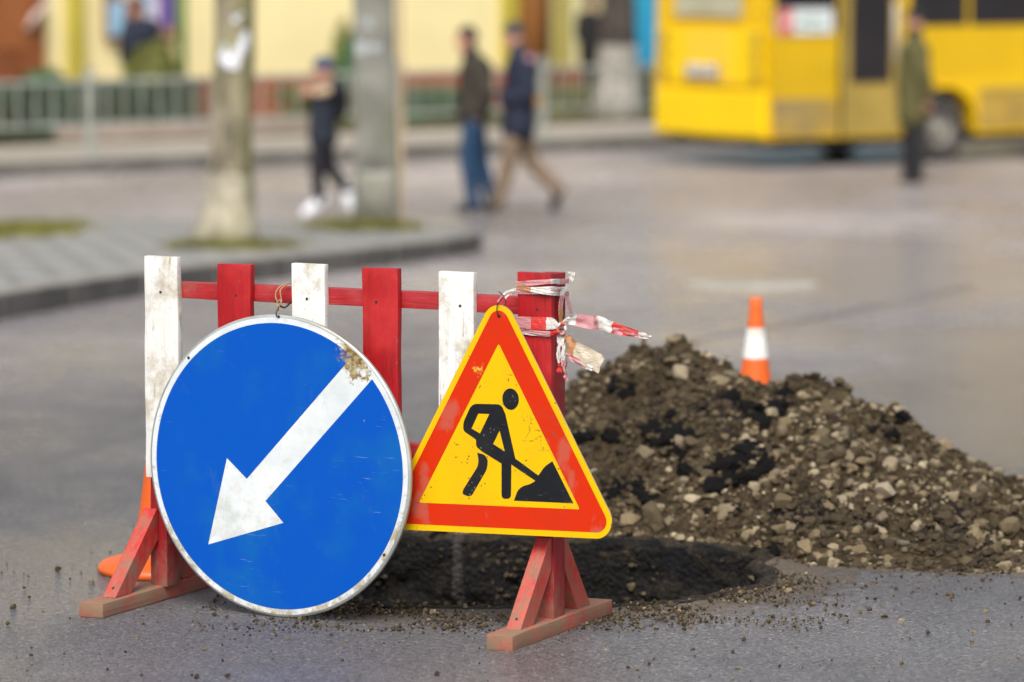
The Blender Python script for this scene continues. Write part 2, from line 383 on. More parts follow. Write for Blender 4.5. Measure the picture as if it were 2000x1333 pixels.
# ---------------------------------------------------------------- STREET
HOLE = [(-.29, 9.10), (0.0, 9.085), (.243, 9.09), (.40, 9.17), (.52, 9.27), (.63, 9.45), (.665, 9.65), (.64, 9.92), (.50, 10.06), (.405, 10.13), (.2, 10.17), (0, 10.2),
        (-.3, 10.24), (-.44, 10.1), (-.50, 9.85), (-.48, 9.55), (-.43, 9.34), (-.37, 9.17)]
def resample(poly, step):
    out = []; n = len(poly)
    for i in range(n):
        a = np.array(poly[i]); b = np.array(poly[(i + 1) % n]); k = max(1, int(round(np.linalg.norm(b - a) / step)))
        for j in range(k): out.append(a + (b - a) * j / k)
    return np.array(out)
HOLE = [(a_, b_ - .06) for a_, b_ in HOLE]
HP = resample(HOLE, .012)
for _ in range(8): HP = (np.roll(HP, 1, 0) + HP * 2 + np.roll(HP, -1, 0)) / 4
_t = np.roll(HP, -1, 0) - np.roll(HP, 1, 0); _t /= np.linalg.norm(_t, axis=1)[:, None]
HN = np.stack([-_t[:, 1], _t[:, 0]], 1)                       # points into the hole (counter-clockwise outline)
HP = HP + HN * (fbm(np.c_[HP, np.zeros(len(HP))], 6, 5, 3) * .055)[:, None]
def hole_sd(x, y):
    """signed distance to the hole outline, positive inside"""
    P = np.stack([x, y], 1); out = np.full(len(P), -9.0); near = (x > -1.6) & (x < 2.6) & (y > 8) & (y < 12.0)
    Q = P[near]; d = np.full(len(Q), 9.0); ins = np.zeros(len(Q), bool); n = len(HP)
    for i in range(n):
        a = HP[i]; b = HP[(i + 1) % n]
        d = np.minimum(d, np.hypot(Q[:, 0] - a[0], Q[:, 1] - a[1]))
        c = (a[1] > Q[:, 1]) != (b[1] > Q[:, 1])
        ins ^= c & (Q[:, 0] < (b[0] - a[0]) * (Q[:, 1] - a[1]) / (b[1] - a[1] + 1e-12) + a[0])
    out[near] = np.where(ins, d, -d); return out
# mound profile by world x: (x, ridge Y, ridge height, front Y, back Y)
RIDGE = np.array([(-.42, 11.0, 0, 10.7, 11.4), (-.15, 11.1, .13, 10.35, 11.9), (.16, 11.2, .285, 10.24, 12.2), (.284, 11.25, .36, 10.24, 12.3), (.40, 11.3, .40, 10.22, 12.4), (.523, 11.3, .405, 10.17, 12.4), (.585, 11.25, .375, 10.08, 12.4),
    (.657, 11.2, .325, 9.92, 12.2), (.76, 11.15, .285, 9.74, 12.1), (.90, 11.1, .305, 9.72, 12.1), (1.03, 11.0, .25, 9.70, 12.1), (1.13, 10.95, .22, 9.68, 12.0), (1.22, 10.85, .155, 9.66, 11.8),
    (1.32, 10.75, .115, 9.66, 11.6), (1.42, 10.6, .095, 9.68, 11.3), (1.7, 10.4, .05, 9.8, 10.9), (1.95, 10.3, 0, 10.1, 10.5)])
RIDGE[:, 3] -= .05
RIDGE[:, 2] = np.maximum(RIDGE[:, 2] - .030 * (RIDGE[:, 2] > .06), 0)
def mound_h(x, y, rough=True):
    yr, h, yf, yb = (np.interp(x, RIDGE[:, 0], RIDGE[:, k]) for k in (1, 2, 3, 4))
    wob = fbm(np.stack([x, y, x * 0], 1), 4, 3, 9) * .08 if rough else 0
    t = np.where(y < yr, (y - (yf + wob)) / (yr - yf), ((yb + wob) - y) / (yb - yr + 1e-6)); t = np.clip(t, -.2, 1)
    h = h * 1.08 + .022 * (h > .08)
    z = h * np.where(t > 0, np.power(np.clip(t, 0, 1), .72), t)
    if rough:
        p = np.stack([x, y, x * 0], 1); k = np.clip(t * 6, 0, 1)
        z = z + k * (fbm(p, 4.5, 3, 5) * .07 + (.5 - np.abs(fbm(p, 7, 3, 6)) * 2.4) * .042 + np.abs(fbm(p, 19, 3, 12)) * .060 + np.abs(fbm(p, 50, 3, 8)) * .022 - .022)
    return np.where(h > 0.001, z, -.1), t
def add_attr(me, name, vals):
    a = me.attributes.new(name, 'FLOAT', 'POINT'); a.data.foreach_set('value', np.asarray(vals, np.float32))
def grid_faces(nx, ny):
    i = np.arange(nx * ny).reshape(ny, nx); a = i[:-1, :-1].ravel(); b = i[:-1, 1:].ravel(); c = i[1:, 1:].ravel(); d = i[1:, :-1].ravel()
    return np.stack([a, b, c, d], 1)
def np_mesh(name, V, Fc, mat, parent=None, smooth=True, attrs=()):
    me = bpy.data.meshes.new(name); n = Fc.shape[1]
    me.vertices.add(len(V)); me.vertices.foreach_set('co', np.asarray(V, np.float32).ravel())
    me.loops.add(Fc.size); me.loops.foreach_set('vertex_index', Fc.ravel().astype(np.int32))
    me.polygons.add(len(Fc)); me.polygons.foreach_set('loop_start', np.arange(len(Fc), dtype=np.int32) * n)
    if hasattr(me.polygons[0], 'loop_total'):
        try: me.polygons.foreach_set('loop_total', np.full(len(Fc), n, np.int32))
        except Exception: pass
    me.update(calc_edges=True); me.validate()
    me.polygons.foreach_set('use_smooth', np.full(len(me.polygons), smooth))
    me.materials.append(mat)
    for k, v in attrs: add_attr(me, k, v)
    o = bpy.data.objects.new(name, me); COL.objects.link(o)
    if parent: o.parent = parent
    return o
def spaced(lo, f0, f1, hi, step):
    a = list(np.arange(f0, f1, step)); s = step; p = f0; L = []
    while p > lo: s *= 1.35; p -= s; L.append(p)
    s = step; p = a[-1]; Rr = []
    while p < hi: s = min(s * 1.3, max(s, 40)); p += s; Rr.append(p)
    return np.array(L[::-1] + a + Rr)
xs = spaced(-150, -.75, 1.0, 150, .012); ys = spaced(-60, 8.85, 10.5, 500, .012)
ys = np.sort(np.unique(np.r_[ys, np.arange(10.6, 13, .15), np.arange(34, 40.2, .4)]))
X, Y = np.meshgrid(xs, ys); x = X.ravel(); y = Y.ravel()
z = gzn(y); sdv = hole_sd(x, y)
z = z - .75 * np.clip((sdv - .008) / .010, 0, 1)
mx, mt = mound_h(x, y, False)
foot = np.clip(1 - np.maximum(0, -(sdv)) / .38, 0, 1)
dfront = np.interp(x, RIDGE[:, 0], RIDGE[:, 3]) - y
mnear = np.where((x > .45) & (x < 2.2), np.clip(1 - np.maximum(dfront, 0) / .22, 0, 1), 0) * (y < 12.6)
mnear = np.where((dfront < 0) & (mt < -.15), 0, mnear)
mud = np.clip(np.maximum(foot ** 1.2 * 1.05, mnear * .95), 0, 1) * (y < 12.8) * (y > 8.2)
z = z + fbm(np.stack([x, y, x * 0], 1), 2.2, 2, 2) * .0035 * (np.abs(y - 9.5) < 6)
wet = np.zeros(len(x))
for wx, wy, rx_, ry_, am in ((.95, 8.6, .6, .32, 1.1), (.45, 8.95, .35, .12, .8), (-1.25, 9.0, .2, .2, .7), (-1.2, 9.3, .35, .9, .8), (.25, 8.35, .4, .25, .6), (3.2, 15, 1.9, 5, 1.1), (4, 28, 5, 8, .5), (1.6, 12.5, 1.0, 1.4, .5), (-.55, 8.75, .6, .5, -1.6), (-2.5, 17, 2.5, 4, .2), (2, 25, 4, 5, .35), (-.2, 12.5, .8, 1.6, -.4)):
    wet += am * np.exp(-((x - wx) / rx_) ** 2 - ((y - wy) / ry_) ** 2)
road = np_mesh('road', np.stack([x, y, z], 1), grid_faces(len(xs), len(ys)), M_asphalt, attrs=[('mud', mud), ('wet', wet), ('pale', np.clip((y - 12) / 12, 0, 1))])  # pale: sky sheen painted into the colour, growing with distance
tag(road, kind='structure')

# the excavated pit: broken wall and floor
rows = [(-.018, -.004), (-.006, .004), (.012, .003)] + [(.026 + .02 * (k / 22), -.012 - .40 * (k / 22)) for k in range(23)]
rows += [(.10, -.425), (.22, -.43), (.40, -.44)]
n = len(HP); PV = []; cen = HP.mean(0)
for j, (off, zz) in enumerate(rows):
    P = HP + HN * off if off < .09 else HP + (cen - HP) * min(.96, off * 1.9)
    q = np.c_[P, np.full(n, zz)]
    if 2 < j < 26:
        d = np.maximum(fbm(q * [1, 1, 1.4], 13, 4, 21) * (.012 + .05 * min(1, (j - 3) / 9)) + np.abs(fbm(q, 50, 3, 22)) * (.018 if j < 8 else .04) - .006 * (j > 7), -.014)
        q[:, :2] += HN * d[:, None]
    else: q[:, 2] += np.abs(fbm(q, 30, 3, 23)) * (.012 if j < 3 else .05)
    PV.append(q)
PV = np.concatenate(PV); m_ = len(rows)
fi = np.array([[j * n + i, (j + 1) * n + i, (j + 1) * n + (i + 1) % n, j * n + (i + 1) % n] for j in range(m_ - 1) for i in range(n)])
pit = np_mesh('pit', PV, fi[:, ::-1], M_pit); tag(pit, kind='structure')
# pale streaks scraped down the cut face by the excavator teeth
M_scrape = simple('scraped_grey_streak', (.10, .095, .088, 1), .75, .35, 40)

# paved island with trees
isl_px = [(-400, 652), (-150, 604), (0, 574), (140, 553), (280, 533), (420, 517), (560, 502), (680, 490), (770, 480), (860, 469), (915, 461), (938, 455), (930, 447), (890, 441), (820, 437), (760, 434),
          (500, 430), (250, 427), (0, 424), (-400, 420)]
ip = [ground(px, py, .13) for px, py in isl_px]
def flat_poly(name, pts, mat, thick, inset=0):
    tri = geometry.tessellate_polygon([[Vector((p.x, p.y, 0)) for p in pts]]); n = len(pts)
    v = [p for p in pts] + [Vector((p.x, p.y, p.z - thick)) for p in pts]
    f = [tuple(t) for t in tri]; nn = len(f)
    f += [(i, (i + 1) % n, n + (i + 1) % n, n + i) for i in range(n)]
    return v, f, nn
v, f, nn = flat_poly('island', ip, M_paver, .20)
isl = mesh_obj('island_pavement', v, f, [M_paver, M_kerb], fm=[0] * nn + [1] * (len(f) - nn)); tag(isl, kind='structure')
kb = MB()
for i in range(12):                                            # pale kerb stones laid along the island's edge
    a, b = ip[i], ip[i + 1]; d = (b - a); L = d.length; d.normalize(); nrm = Vector((-d.y, d.x, 0)).normalized() * .14
    k = max(1, round(L / 1.0))
    for j in range(k):
        p = a + d * (L * j / k + .006); q = a + d * (L * (j + 1) / k - .006); dn = Vector((0, 0, -.19)); up = Vector((0, 0, .006)); o_ = -nrm * .07
        vv = [p + up + o_, q + up + o_, q + nrm + up, p + nrm + up]; vv += [w + dn for w in vv]
        kb.add(vv, [(0, 1, 2, 3), (0, 4, 5, 1), (1, 5, 6, 2), (2, 6, 7, 3), (3, 7, 4, 0)], 0)
        kb.m[-4:] = [1, 1, 1, 1]
o = kb.build('island_kerb', [M_kerbtop, M_kerb], bevel=.012); tag(o, kind='structure')

# far pavement, lawn; building frame of reference
K0 = Vector((-5.7, 42.5, 0)); KD = Vector((.765, .644, 0)).normalized(); KN = Vector((-.644, .765, 0)).normalized()
def kp(s, o, z): p = K0 + KD * s + KN * o; return Vector((p.x, p.y, z))
GZ = -1.0
def strip(name, s0, s1, o0, o1, z, thick, mats, fm):
    v = [kp(s0, o0, z), kp(s1, o0, z), kp(s1, o1, z), kp(s0, o1, z)]; v += [w - Vector((0, 0, thick)) for w in v]
    f = [(0, 1, 2, 3), (0, 4, 5, 1), (1, 5, 6, 2), (2, 6, 7, 3), (3, 7, 4, 0)]
    o = mesh_obj(name, v, f, mats, fm=fm); tag(o, kind='structure'); return o
strip('far_kerb', -30, 60, 0, .18, GZ + .15, .3, [M_kerbtop, M_kerb], [0, 1, 1, 1, 1])
strip('far_pavement', -30, 60, .18, 3.3, GZ + .146, .3, [M_farpave], [0] * 5)
strip('lawn', -30, 60, 3.3, 60, GZ + .17, .3, [M_lawn], [0] * 5)
def ks(px, off):
    """position along the kerb direction where the line of sight of a photo column meets the offset"""
    a = (px - 1000) / F
    # (K0+KD s+KN off).x = a * .y
    P = K0 + KN * off
    return (a * P.y - P.x) / (KD.x - a * KD.y)

# ---------------------------------------------------------------- BUILDING
WO = 7.0
bl = empty('building', kp(ks(600, WO), WO, GZ), math.atan2(KD.y, KD.x), 'long pale yellow building with a red brown plinth behind the fence', 'building')
sb = ks(600, WO)
def bs(px, off=WO): return ks(px, off) - sb
mb = MB().box(-30, 45, .0, 8, 0, 5.2); mb.build('wall', M_wall, bl)
mb = MB().box(-30, 45, -.06, 0, 0, .74); mb.build('plinth', M_plinth, bl, bevel=.01)
mb = MB().box(-30.4, 45.4, -.4, 8.4, 5.2, 5.45); mb.build('roof', M_plinth, bl, bevel=.02)
for a, b in ((130, 162), (975, 1006), (1086, 1098), (-260, -225), (1420, 1450)):
    mb = MB().box(bs(a), bs(b), -.10, -.0, .742, 5.2); mb.build('pilaster', M_olive, bl, bevel=.01)
dr = MB().box(bs(-140), bs(80), -.14, -.062, .05, 3.0).build('door', M_brown, bl, bevel=.01)
MB().box(bs(-100), bs(-40), -.155, -.1405, 1.3, 2.6).box(bs(-20), bs(55), -.155, -.1405, 1.2, 2.7).build('panel', simple('door_panel_brown', (.30, .10, .03, 1), .5), dr, bevel=.008)
MB().tube([(bs(38), -.20, 1.45), (bs(50), -.26, 1.62), (bs(64), -.30, 1.75), (bs(78), -.32, 1.9)], [.03, .05, .03, .025]).build('handrail', simple('pale_handrail', (.62, .5, .45, 1), .4), bl, True)
MB().tube([(bs(1030), -.16, 0.05), (bs(1030), -.16, 5.0)], .24, 12).build('entrance_column', simple('red_brown_column', (.30, .12, .03, 1), .7), bl, True)
# notice board
nb = empty('notice_board', kp(ks(277, WO - .12), WO - .12, .0), math.atan2(KD.y, KD.x), 'brown notice board full of posters on the yellow wall', 'notice board')
sn = ks(277, WO - .12); q = lambda px: ks(px, WO - .12) - sn
MB().box(q(208), q(346), 0, .04, .30, 1.75).build('board', M_brown, nb, bevel=.006)
for k, (a, b, z0, z1, c) in enumerate([(212, 240, .95, 1.6, (.30, .13, .02, 1)), (213, 246, .36, .82, (.30, .50, .66, 1)), (244, 262, .85, 1.5, (.7, .66, .5, 1)), (262, 272, .4, 1.3, (.45, .2, .1, 1)), (274, 306, .60, 1.25, (.50, .62, .85, 1)),
        (304, 316, .50, .9, (.7, .45, .55, 1)), (316, 342, .48, 1.15, (.07, .06, .30, 1)), (286, 334, 1.28, 1.7, (.6, .6, .7, 1)), (286, 340, .32, .46, (.36, .2, .14, 1))]):
    o = MB().box(q(a), q(b), -.006, -.0005, z0, z1).build('poster', simple('poster_print', c, .5, .35, 5), nb)
# green post
p = kp(ks(358, 5.6), 5.6, GZ + .17)
o = MB().tube([(0, 0, 0), (0, 0, 3.6)], .055, 12).tube([(0, 0, 3.6), (0, 0, 3.66)], .07, 12).build('green_post', simple('green_post_paint', (.07, .22, .03, 1), .5), smooth=True, loc=p)
tag(o, 'slim green metal post in front of the poster board', 'post')

# ---------------------------------------------------------------- fence
M_f = M_fence
def fence_panel(s0, s1, label):
    fr = empty('street_fence', kp(s0, .42, GZ + .15), math.atan2(KD.y, KD.x), label, 'fence', 'grey railing panels along the kerb')
    L = s1 - s0
    MB().box(.05, L, -.02, .02, .86, .90).build('top_rail', M_f, fr, bevel=.005)
    MB().box(.05, L, -.02, .02, .36, .40).build('bottom_rail', M_f, fr, bevel=.005)
    nbar = int(L / .235)
    for k in range(1, nbar):
        x0 = k * L / nbar; MB().box(x0 - .014, x0 + .014, -.012, .012, .40, .86).build('baluster', M_f, fr)
    MB().box(-.04, .04, -.04, .04, -.02, 1.0).box(-.048, .048, -.048, .048, 1.0, 1.03).build('post', M_f, fr, bevel=.006)
posts = [ks(-330, .42), ks(175, .42), ks(478, .42), ks(781, .42), ks(1060, .42), ks(1330, .42), ks(1610, .42)]
nm = ['running out of the left edge of the photo', 'between the fat post and the pale tree trunk', 'between the tree trunk and the concrete pole, behind the phone user', 'between the concrete pole and the man in navy', 'behind the navy jacket reaching the bus', 'hidden mostly behind the yellow bus']
for i in range(6): fence_panel(posts[i], posts[i + 1], 'grey railing panel ' + nm[i])
# low pale slab behind the fence
o = MB().box(-.0, ks(640, 3.5) - ks(130, 3.5), 0, .45, 0, .24).build('low_wall', simple('pinkish_concrete', (.34, .27, .22, 1), .85, .2, 2), bevel=.02, loc=kp(ks(130, 3.5), 3.5, GZ + .1))
o.rotation_euler = (0, 0, math.atan2(KD.y, KD.x)); tag(o, 'long low pinkish concrete ledge at the back of the far pavement', 'low wall')

# ---------------------------------------------------------------- plants
def leaves(name, npts, size, shape, mat, parent=None, loc=None, stem=None):
    """leaf-sized quads; shape(n) returns points and outward directions"""
    P, N = shape(npts); V = []; m = len(P)
    A = np.cross(N, RNG.normal(size=(m, 3))); A /= np.linalg.norm(A, axis=1)[:, None]; B = np.cross(N, A) + RNG.normal(size=(m, 3)) * .5
    s = size * RNG.uniform(.6, 1.4, (m, 1)); A = A * s; B = B * s * .8
    V = np.stack([P - A, P - B * .6, P + A, P + B * .6], 1).reshape(-1, 3)
    Fc = np.arange(4 * m).reshape(-1, 4)
    o = np_mesh(name, V, Fc, mat, parent, False)
    if loc is not None: o.location = loc
    return o
def ball(rx, ry, rz, lump=.12, shell=.75):
    def f(n):
        d = RNG.normal(size=(n, 3)); d /= np.linalg.norm(d, axis=1)[:, None]
        r = RNG.uniform(shell, 1, (n, 1)) * (1 + fbm(d, 2.2, 3, 4)[:, None] * lump * 2.5)
        return d * r * [rx, ry, rz] + [0, 0, rz], d
    return f
def slab(L, D, H):
    def f(n):
        P = RNG.uniform(0, 1, (n, 3)) * [L, D, H]; k = RNG.integers(0, 3, n); P[k == 0, 2] = H * RNG.uniform(.85, 1.06, (k == 0).sum()); P[k == 1, 1] = D * RNG.uniform(-.06, .15, (k == 1).sum())
        N = RNG.normal(size=(n, 3)) * .6; N[:, 1] -= 1 * (k == 1); N[:, 2] += 1 * (k == 0); P[:, 2] += fbm(P, 1.5, 3, 3) * .1; return P, N / np.linalg.norm(N, axis=1)[:, None]
    return f
def bush(px, off, rx, rz, mat, label, name='round_bush', nl=5200):
    p = kp(ks(px, off), off, GZ + .17)
    e = empty(name, p, 0, label, 'bush')
    leaves('foliage', nl, .035, ball(rx, rx, rz), mat, e)
    s = MB()
    for k in range(7):
        a = k * .9; s.tube([(0, 0, 0), (math.cos(a) * rx * .3, math.sin(a) * rx * .3, rz), (math.cos(a) * rx * .6, math.sin(a) * rx * .6, rz * 1.45)], [.03, .018, .006], 6)
    s.build('stem', M_twig, e, True)
bush(82, 4.6, .42, .42, M_leaf_dark, 'dark green ball shaped bush in front of the brown door')
bush(297, 4.7, .42, .58, M_leaf_olive, 'olive green rounded bush in front of the poster board')
bush(690, 5.6, .22, .62, M_leaf_dark, 'narrow dark conifer beside the concrete pole against the yellow wall', 'small_conifer', 2600)
bush(668, 5.8, .16, .7, M_leaf_olive, 'thin yellowish shrub left of the small conifer', 'thin_shrub', 1300)
def hedge(s0, s1, off, D, H, label, mat=M_leaf_hedge):
    h = empty('hedge', kp(s0, off, GZ + .17), math.atan2(KD.y, KD.x), label, 'hedge')
    leaves('foliage', int(2600 * (s1 - s0)), .035, slab(s1 - s0, D, H), mat, h)
    s = MB(); k = 0.2
    while k < s1 - s0: s.tube([(k, D / 2, -.05), (k + .05, D / 2, H * .5), (k - .04, D / 2 + .05, H * .9)], [.025, .018, .008], 6); k += .3
    s.build('stem', M_twig, h, True)
hedge(ks(-300, 3.9), ks(118, 3.9), 3.75, .7, .62, 'dense dark green hedge behind the railings at the left edge')
hedge(ks(135, 4.3), ks(390, 4.3), 4.15, .6, .62, 'clipped green hedge running between the two round bushes')
hedge(ks(560, 4.6), ks(690, 4.6), 4.5, .5, .5, 'short leafy hedge behind the phone user', M_leaf_olive)
hedge(ks(775, 4.6), ks(960, 4.6), 4.5, .5, .42, 'low green hedge behind the man in brown jacket', M_leaf_dark)
hedge(ks(1050, 4.8), ks(1150, 4.8), 4.7, .5, .36, 'low olive hedge between the navy jacket and the whitewashed tree', M_leaf_olive)
hedge(ks(1235, 4.3), ks(1330, 4.3), 4.2, .5, .55, 'dark hedge under the bright blue kiosk beside the bus', M_leaf_hedge)
def grass_patch(name, pts, nblades, h):
    V = []; 
    P = np.array([[q[0], q[1]] for q in pts]); c = P.mean(0); out = []
    hull = P
    while len(out) < nblades:
        t = RNG.uniform(P.min(0) - .05, P.max(0) + .05, (400, 2)); ins = np.zeros(400, bool); m = len(hull)
        for i in range(m):
            a, b = hull[i], hull[(i + 1) % m]; cc = (a[1] > t[:, 1]) != (b[1] > t[:, 1])
            ins ^= cc & (t[:, 0] < (b[0] - a[0]) * (t[:, 1] - a[1]) / (b[1] - a[1] + 1e-12) + a[0])
        out += list(t[ins])
    out = np.array(out[:nblades]); zz = np.array([gz(yy) for yy in out[:, 1]]) + .13
    hh = h * RNG.uniform(.4, 1.2, nblades); d = RNG.normal(size=(nblades, 2)) * .35 * hh[:, None]; w = RNG.normal(size=(nblades, 2)); w = w / np.linalg.norm(w, axis=1)[:, None] * .008
    B = np.c_[out, zz]
    V = np.stack([B - np.c_[w, w[:, 0] * 0], B + np.c_[w, w[:, 0] * 0], B + np.c_[d, hh]], 1).reshape(-1, 3)
    o = np_mesh(name, V, np.arange(3 * nblades).reshape(-1, 3), M_grass, None, False); tag(o, 'winter grass', 'grass', kind='stuff')
grass = [('grass', [(-160, 430), (40, 432), (120, 440), (128, 452), (90, 462), (30, 472), (-160, 480)], 7000, .07),
         ('grass_tuft', [(350, 486), (390, 470), (480, 468), (540, 478), (550, 490), (430, 494)], 4200, .06),
         ('grass_tuft', [(620, 452), (650, 436), (720, 430), (790, 438), (800, 452), (700, 458)], 4200, .07)]
def tuft(name, cs, nblades, h):
    """short winter grass and moss thinning out unevenly from a few centres"""
    P = []
    for (px, py, rx_, ry_, w_) in cs:
        c = ground(px, py, .13); k = int(nblades * w_); q_ = RNG.normal(size=(k, 2)) * .55; P.append(np.c_[c.x + q_[:, 0] * rx_, c.y + q_[:, 1] * ry_])
    P = np.concatenate(P); keep = fbm(np.c_[P, P[:, :1] * 0], 4, 3, 61) > -.12; P = P[keep]; n_ = len(P)
    zz = gzn(P[:, 1]) + .131; hh = h * RNG.uniform(.3, 1.2, n_)
    d = RNG.normal(size=(n_, 2)) * .7 * hh[:, None]; w = RNG.normal(size=(n_, 2)); w = w / np.linalg.norm(w, axis=1)[:, None] * .012
    B = np.c_[P, zz]; V = np.stack([B - np.c_[w, w[:, 0] * 0], B + np.c_[w, w[:, 0] * 0], B + np.c_[d, hh]], 1).reshape(-1, 3)
    tag(np_mesh(name, V, np.arange(3 * n_).reshape(-1, 3), M_grass, None, False), 'winter grass and moss', 'grass', kind='stuff')
tuft('grass', [(-60, 452, .5, 1.3, .6), (40, 452, .28, 1.0, .4)], 16000, .05)
tuft('grass_tuft', [(440, 482, .26, .5, .5), (515, 480, .2, .4, .3), (385, 484, .14, .3, .2)], 4200, .045)
tuft('grass_tuft', [(685, 444, .24, .6, .7), (770, 446, .16, .5, .3)], 5200, .055)

# ---------------------------------------------------------------- trees and pole
def tree(px, py, dz, rb, rt, H, lean, mat, label, name='street_tree', rate=5.5, gy=None):
    b = ground(px, py, dz) if gy is None else gy
    t = empty(name, b, 0, label, 'tree')
    N = 26; pts = []; rad = []
    for i in range(N):
        h = H * i / (N - 1); pts.append((lean * h + .015 * math.sin(h * 3), .02 * math.sin(h * 2), h - .03)); rad.append(rt + (rb - rt) * math.exp(-h * rate) - .006 * h)
    s = MB().tube(pts, rad, 28, jit=.02)
    P_ = np.array([tuple(q_) for q_ in s.v]); ax_ = np.c_[lean * P_[:, 2], P_[:, 0] * 0, P_[:, 2]]; s.v = [tuple(q_) for q_ in ax_ + (P_ - ax_) * (1 + fbm(P_, 3.5, 3, 88) * .28)[:, None]]
    o = s.build('trunk', mat, t, True)
    br = MB()
    for k in range(9):
        a = k * 2.4; h0 = H * (.78 + .02 * k); c = Vector((lean * h0, 0, h0)); L = random.uniform(1.2, 2.4)
        p1 = c + Vector((math.cos(a), math.sin(a), .9)) * L * .4; p2 = c + Vector((math.cos(a + .3), math.sin(a + .3), 1.3)) * L * .9
        br.tube([c, p1, p2], [rt * .45, rt * .25, .01], 7)
        for j in range(4):
            q = p1.lerp(p2, .2 + .2 * j); br.tube([q, q + Vector((random.uniform(-.5, .5), random.uniform(-.5, .5), random.uniform(.3, .7)))], [.018, .004], 5)
    br.build('crown', mat, t, True)
    return t, b
t1, b1 = tree(440, 477, .13, .275, .142, 4.6, .052, M_bark1, 'pale mossy tree trunk with torn white paper on the paved island')
M_paper = simple('torn_white_paper', (.72, .74, .78, 1), .7, .08, 5)
mp = MB()                                                      # torn scraps of white paper on the bark
for (cx, cy, w, h) in ((441, 108, 9, 22), (452, 116, 11, 15), (466, 112, 10, 20), (478, 84, 8, 26), (484, 72, 5, 14), (470, 96, 8, 12), (462, 128, 12, 7), (463, 38, 7, 9), (474, 28, 5, 5)):
    k = 11; vs = []
    for i in range(k):
        a = 2 * math.pi * i / k; rr = random.uniform(.45, 1.3)
        P = at(cx + math.cos(a) * w * rr, cy + math.sin(a) * h * rr, b1.y)
        dx = P.x - (b1.x + .052 * (P.z - b1.z)); P.y = b1.y - math.sqrt(max(0, .150 ** 2 - min(dx * dx, .145 ** 2)))
        vs.append(P - b1)
    c = sum(vs, Vector()) / k; dx = c.x - .052 * c.z; c.y = -math.sqrt(max(0, .152 ** 2 - min(dx * dx, .14 ** 2)))
    MB().add([c] + vs, [(0, 1 + i, 1 + (i + 1) % k) for i in range(k)]).build('paper_scrap', M_paper, t1)
b3 = kp(ks(1203, 4.1), 4.1, GZ + .17)
t3, _ = tree(0, 0, 0, .40, .205, 5.2, .02, M_bark3, 'dark tree trunk with a whitewashed lower part behind the fence', 'whitewashed_tree', rate=1.25, gy=b3)
up = ground(737, 438, .13)
po = empty('utility_pole', up, 0, 'grey concrete utility pole with a tan strip, right of the pale tree', 'pole')
s = MB(); v = []; NZ = 40
for sx, sy in ((1, 1),):
    for i in range(NZ + 1):
        h = 6.5 * i / NZ - .02; w = .175 - .007 * h; d = .12
        for (a, b) in ((-w, -d), (w, -d), (w, d), (-w, d)): v.append((a * .97 - .012 * h, b, h))
f = [(i * 4 + k, i * 4 + (k + 1) % 4, (i + 1) * 4 + (k + 1) % 4, (i + 1) * 4 + k) for i in range(NZ) for k in range(4)] + [(3, 2, 1, 0), (NZ * 4, NZ * 4 + 1, NZ * 4 + 2, NZ * 4 + 3)]
s.add(v, f); o = s.build('shaft', [M_conc], po, bevel=.02)
s = MB(); s.tube([(0, 0, 0), (0, 0, .36), (0, 0, .42)], [.192, .188, .17], 24); o = s.build('limewashed_collar', M_conclow, po, True)
MB().box(.165, .205, -.05, .0, .0, 6.0).build('cover_strip', M_strip, po, bevel=.005)
M_paper2 = simple('torn_grey_paper', (.42, .44, .44, 1), .7, .08, 5)
for (cx, cy, r_) in ((719, 44, 9), (708, 92, 12), (734, 92, 11), (716, 70, 5)):
    k = 9; P0_ = at(cx, cy, up.y) - up; P0_.y = -.124
    vs = [P0_] + [P0_ + Vector((math.cos(2 * math.pi * i / k) * r_ * .0042 * random.uniform(.7, 1.2), 0, math.sin(2 * math.pi * i / k) * r_ * .0042 * random.uniform(.7, 1.2))) for i in range(k)]
    MB().add(vs, [(0, 1 + i, 1 + (i + 1) % k) for i in range(k)]).build('paper_scrap', M_paper2, po)

M_tar = simple('dark_tar_seam', (.11, .10, .10, 1), .5, .3, 6)
sp_ = [ground(a_, b_) for a_, b_ in ((1180, 712), (1300, 678), (1420, 655), (1540, 634), (1650, 612), (1760, 592), (1900, 560))]
v = []; f = []
for i, p_ in enumerate(sp_):
    w_ = .03 + .02 * math.sin(i * 2.1); v += [Vector((p_.x - w_ * .3, p_.y - w_ * 2.2, gz(p_.y - w_ * 2.2) + .004)), Vector((p_.x + w_ * .3, p_.y + w_ * 2.2, gz(p_.y + w_ * 2.2) + .004))]
    if i: f.append((2 * i - 2, 2 * i, 2 * i + 1, 2 * i - 1))
tag(mesh_obj('tar_seam', v, f, M_tar), kind='structure')

# ---------------------------------------------------------------- manholes
def manhole(px, py, r, label, ringc):
    p = ground(px, py, .0); e = empty('manhole_cover', p, 0, label, 'manhole', 'manhole covers in the street')
    e.rotation_euler = (-math.atan(1 / 27), 0, 0)
    MB().lathe([(r * 1.02, -.05), (r, .008), (r * .80, .010), (r * .78, .002), (r * .78, -.05)], 48).build('concrete_ring', ringc, e, True)
    s = MB().lathe([(r * .76, -.05), (r * .76, .006), (0.001, .008)], 48)
    for k in range(-5, 6): s.box(-math.sqrt(max(.01, 1 - (k / 6) ** 2)) * r * .68, math.sqrt(max(.01, 1 - (k / 6) ** 2)) * r * .68, k * r * .12 - .01, k * r * .12 + .01, .007, .013)
    s.build('iron_lid', simple('dull_iron', (.30, .28, .25, 1), .6, .3, 8), e)
manhole(1470, 556, .40, 'round manhole with a pale concrete ring in the open road, right', simple('pale_concrete_ring', (.40, .38, .31, 1), .8, .12, 5))
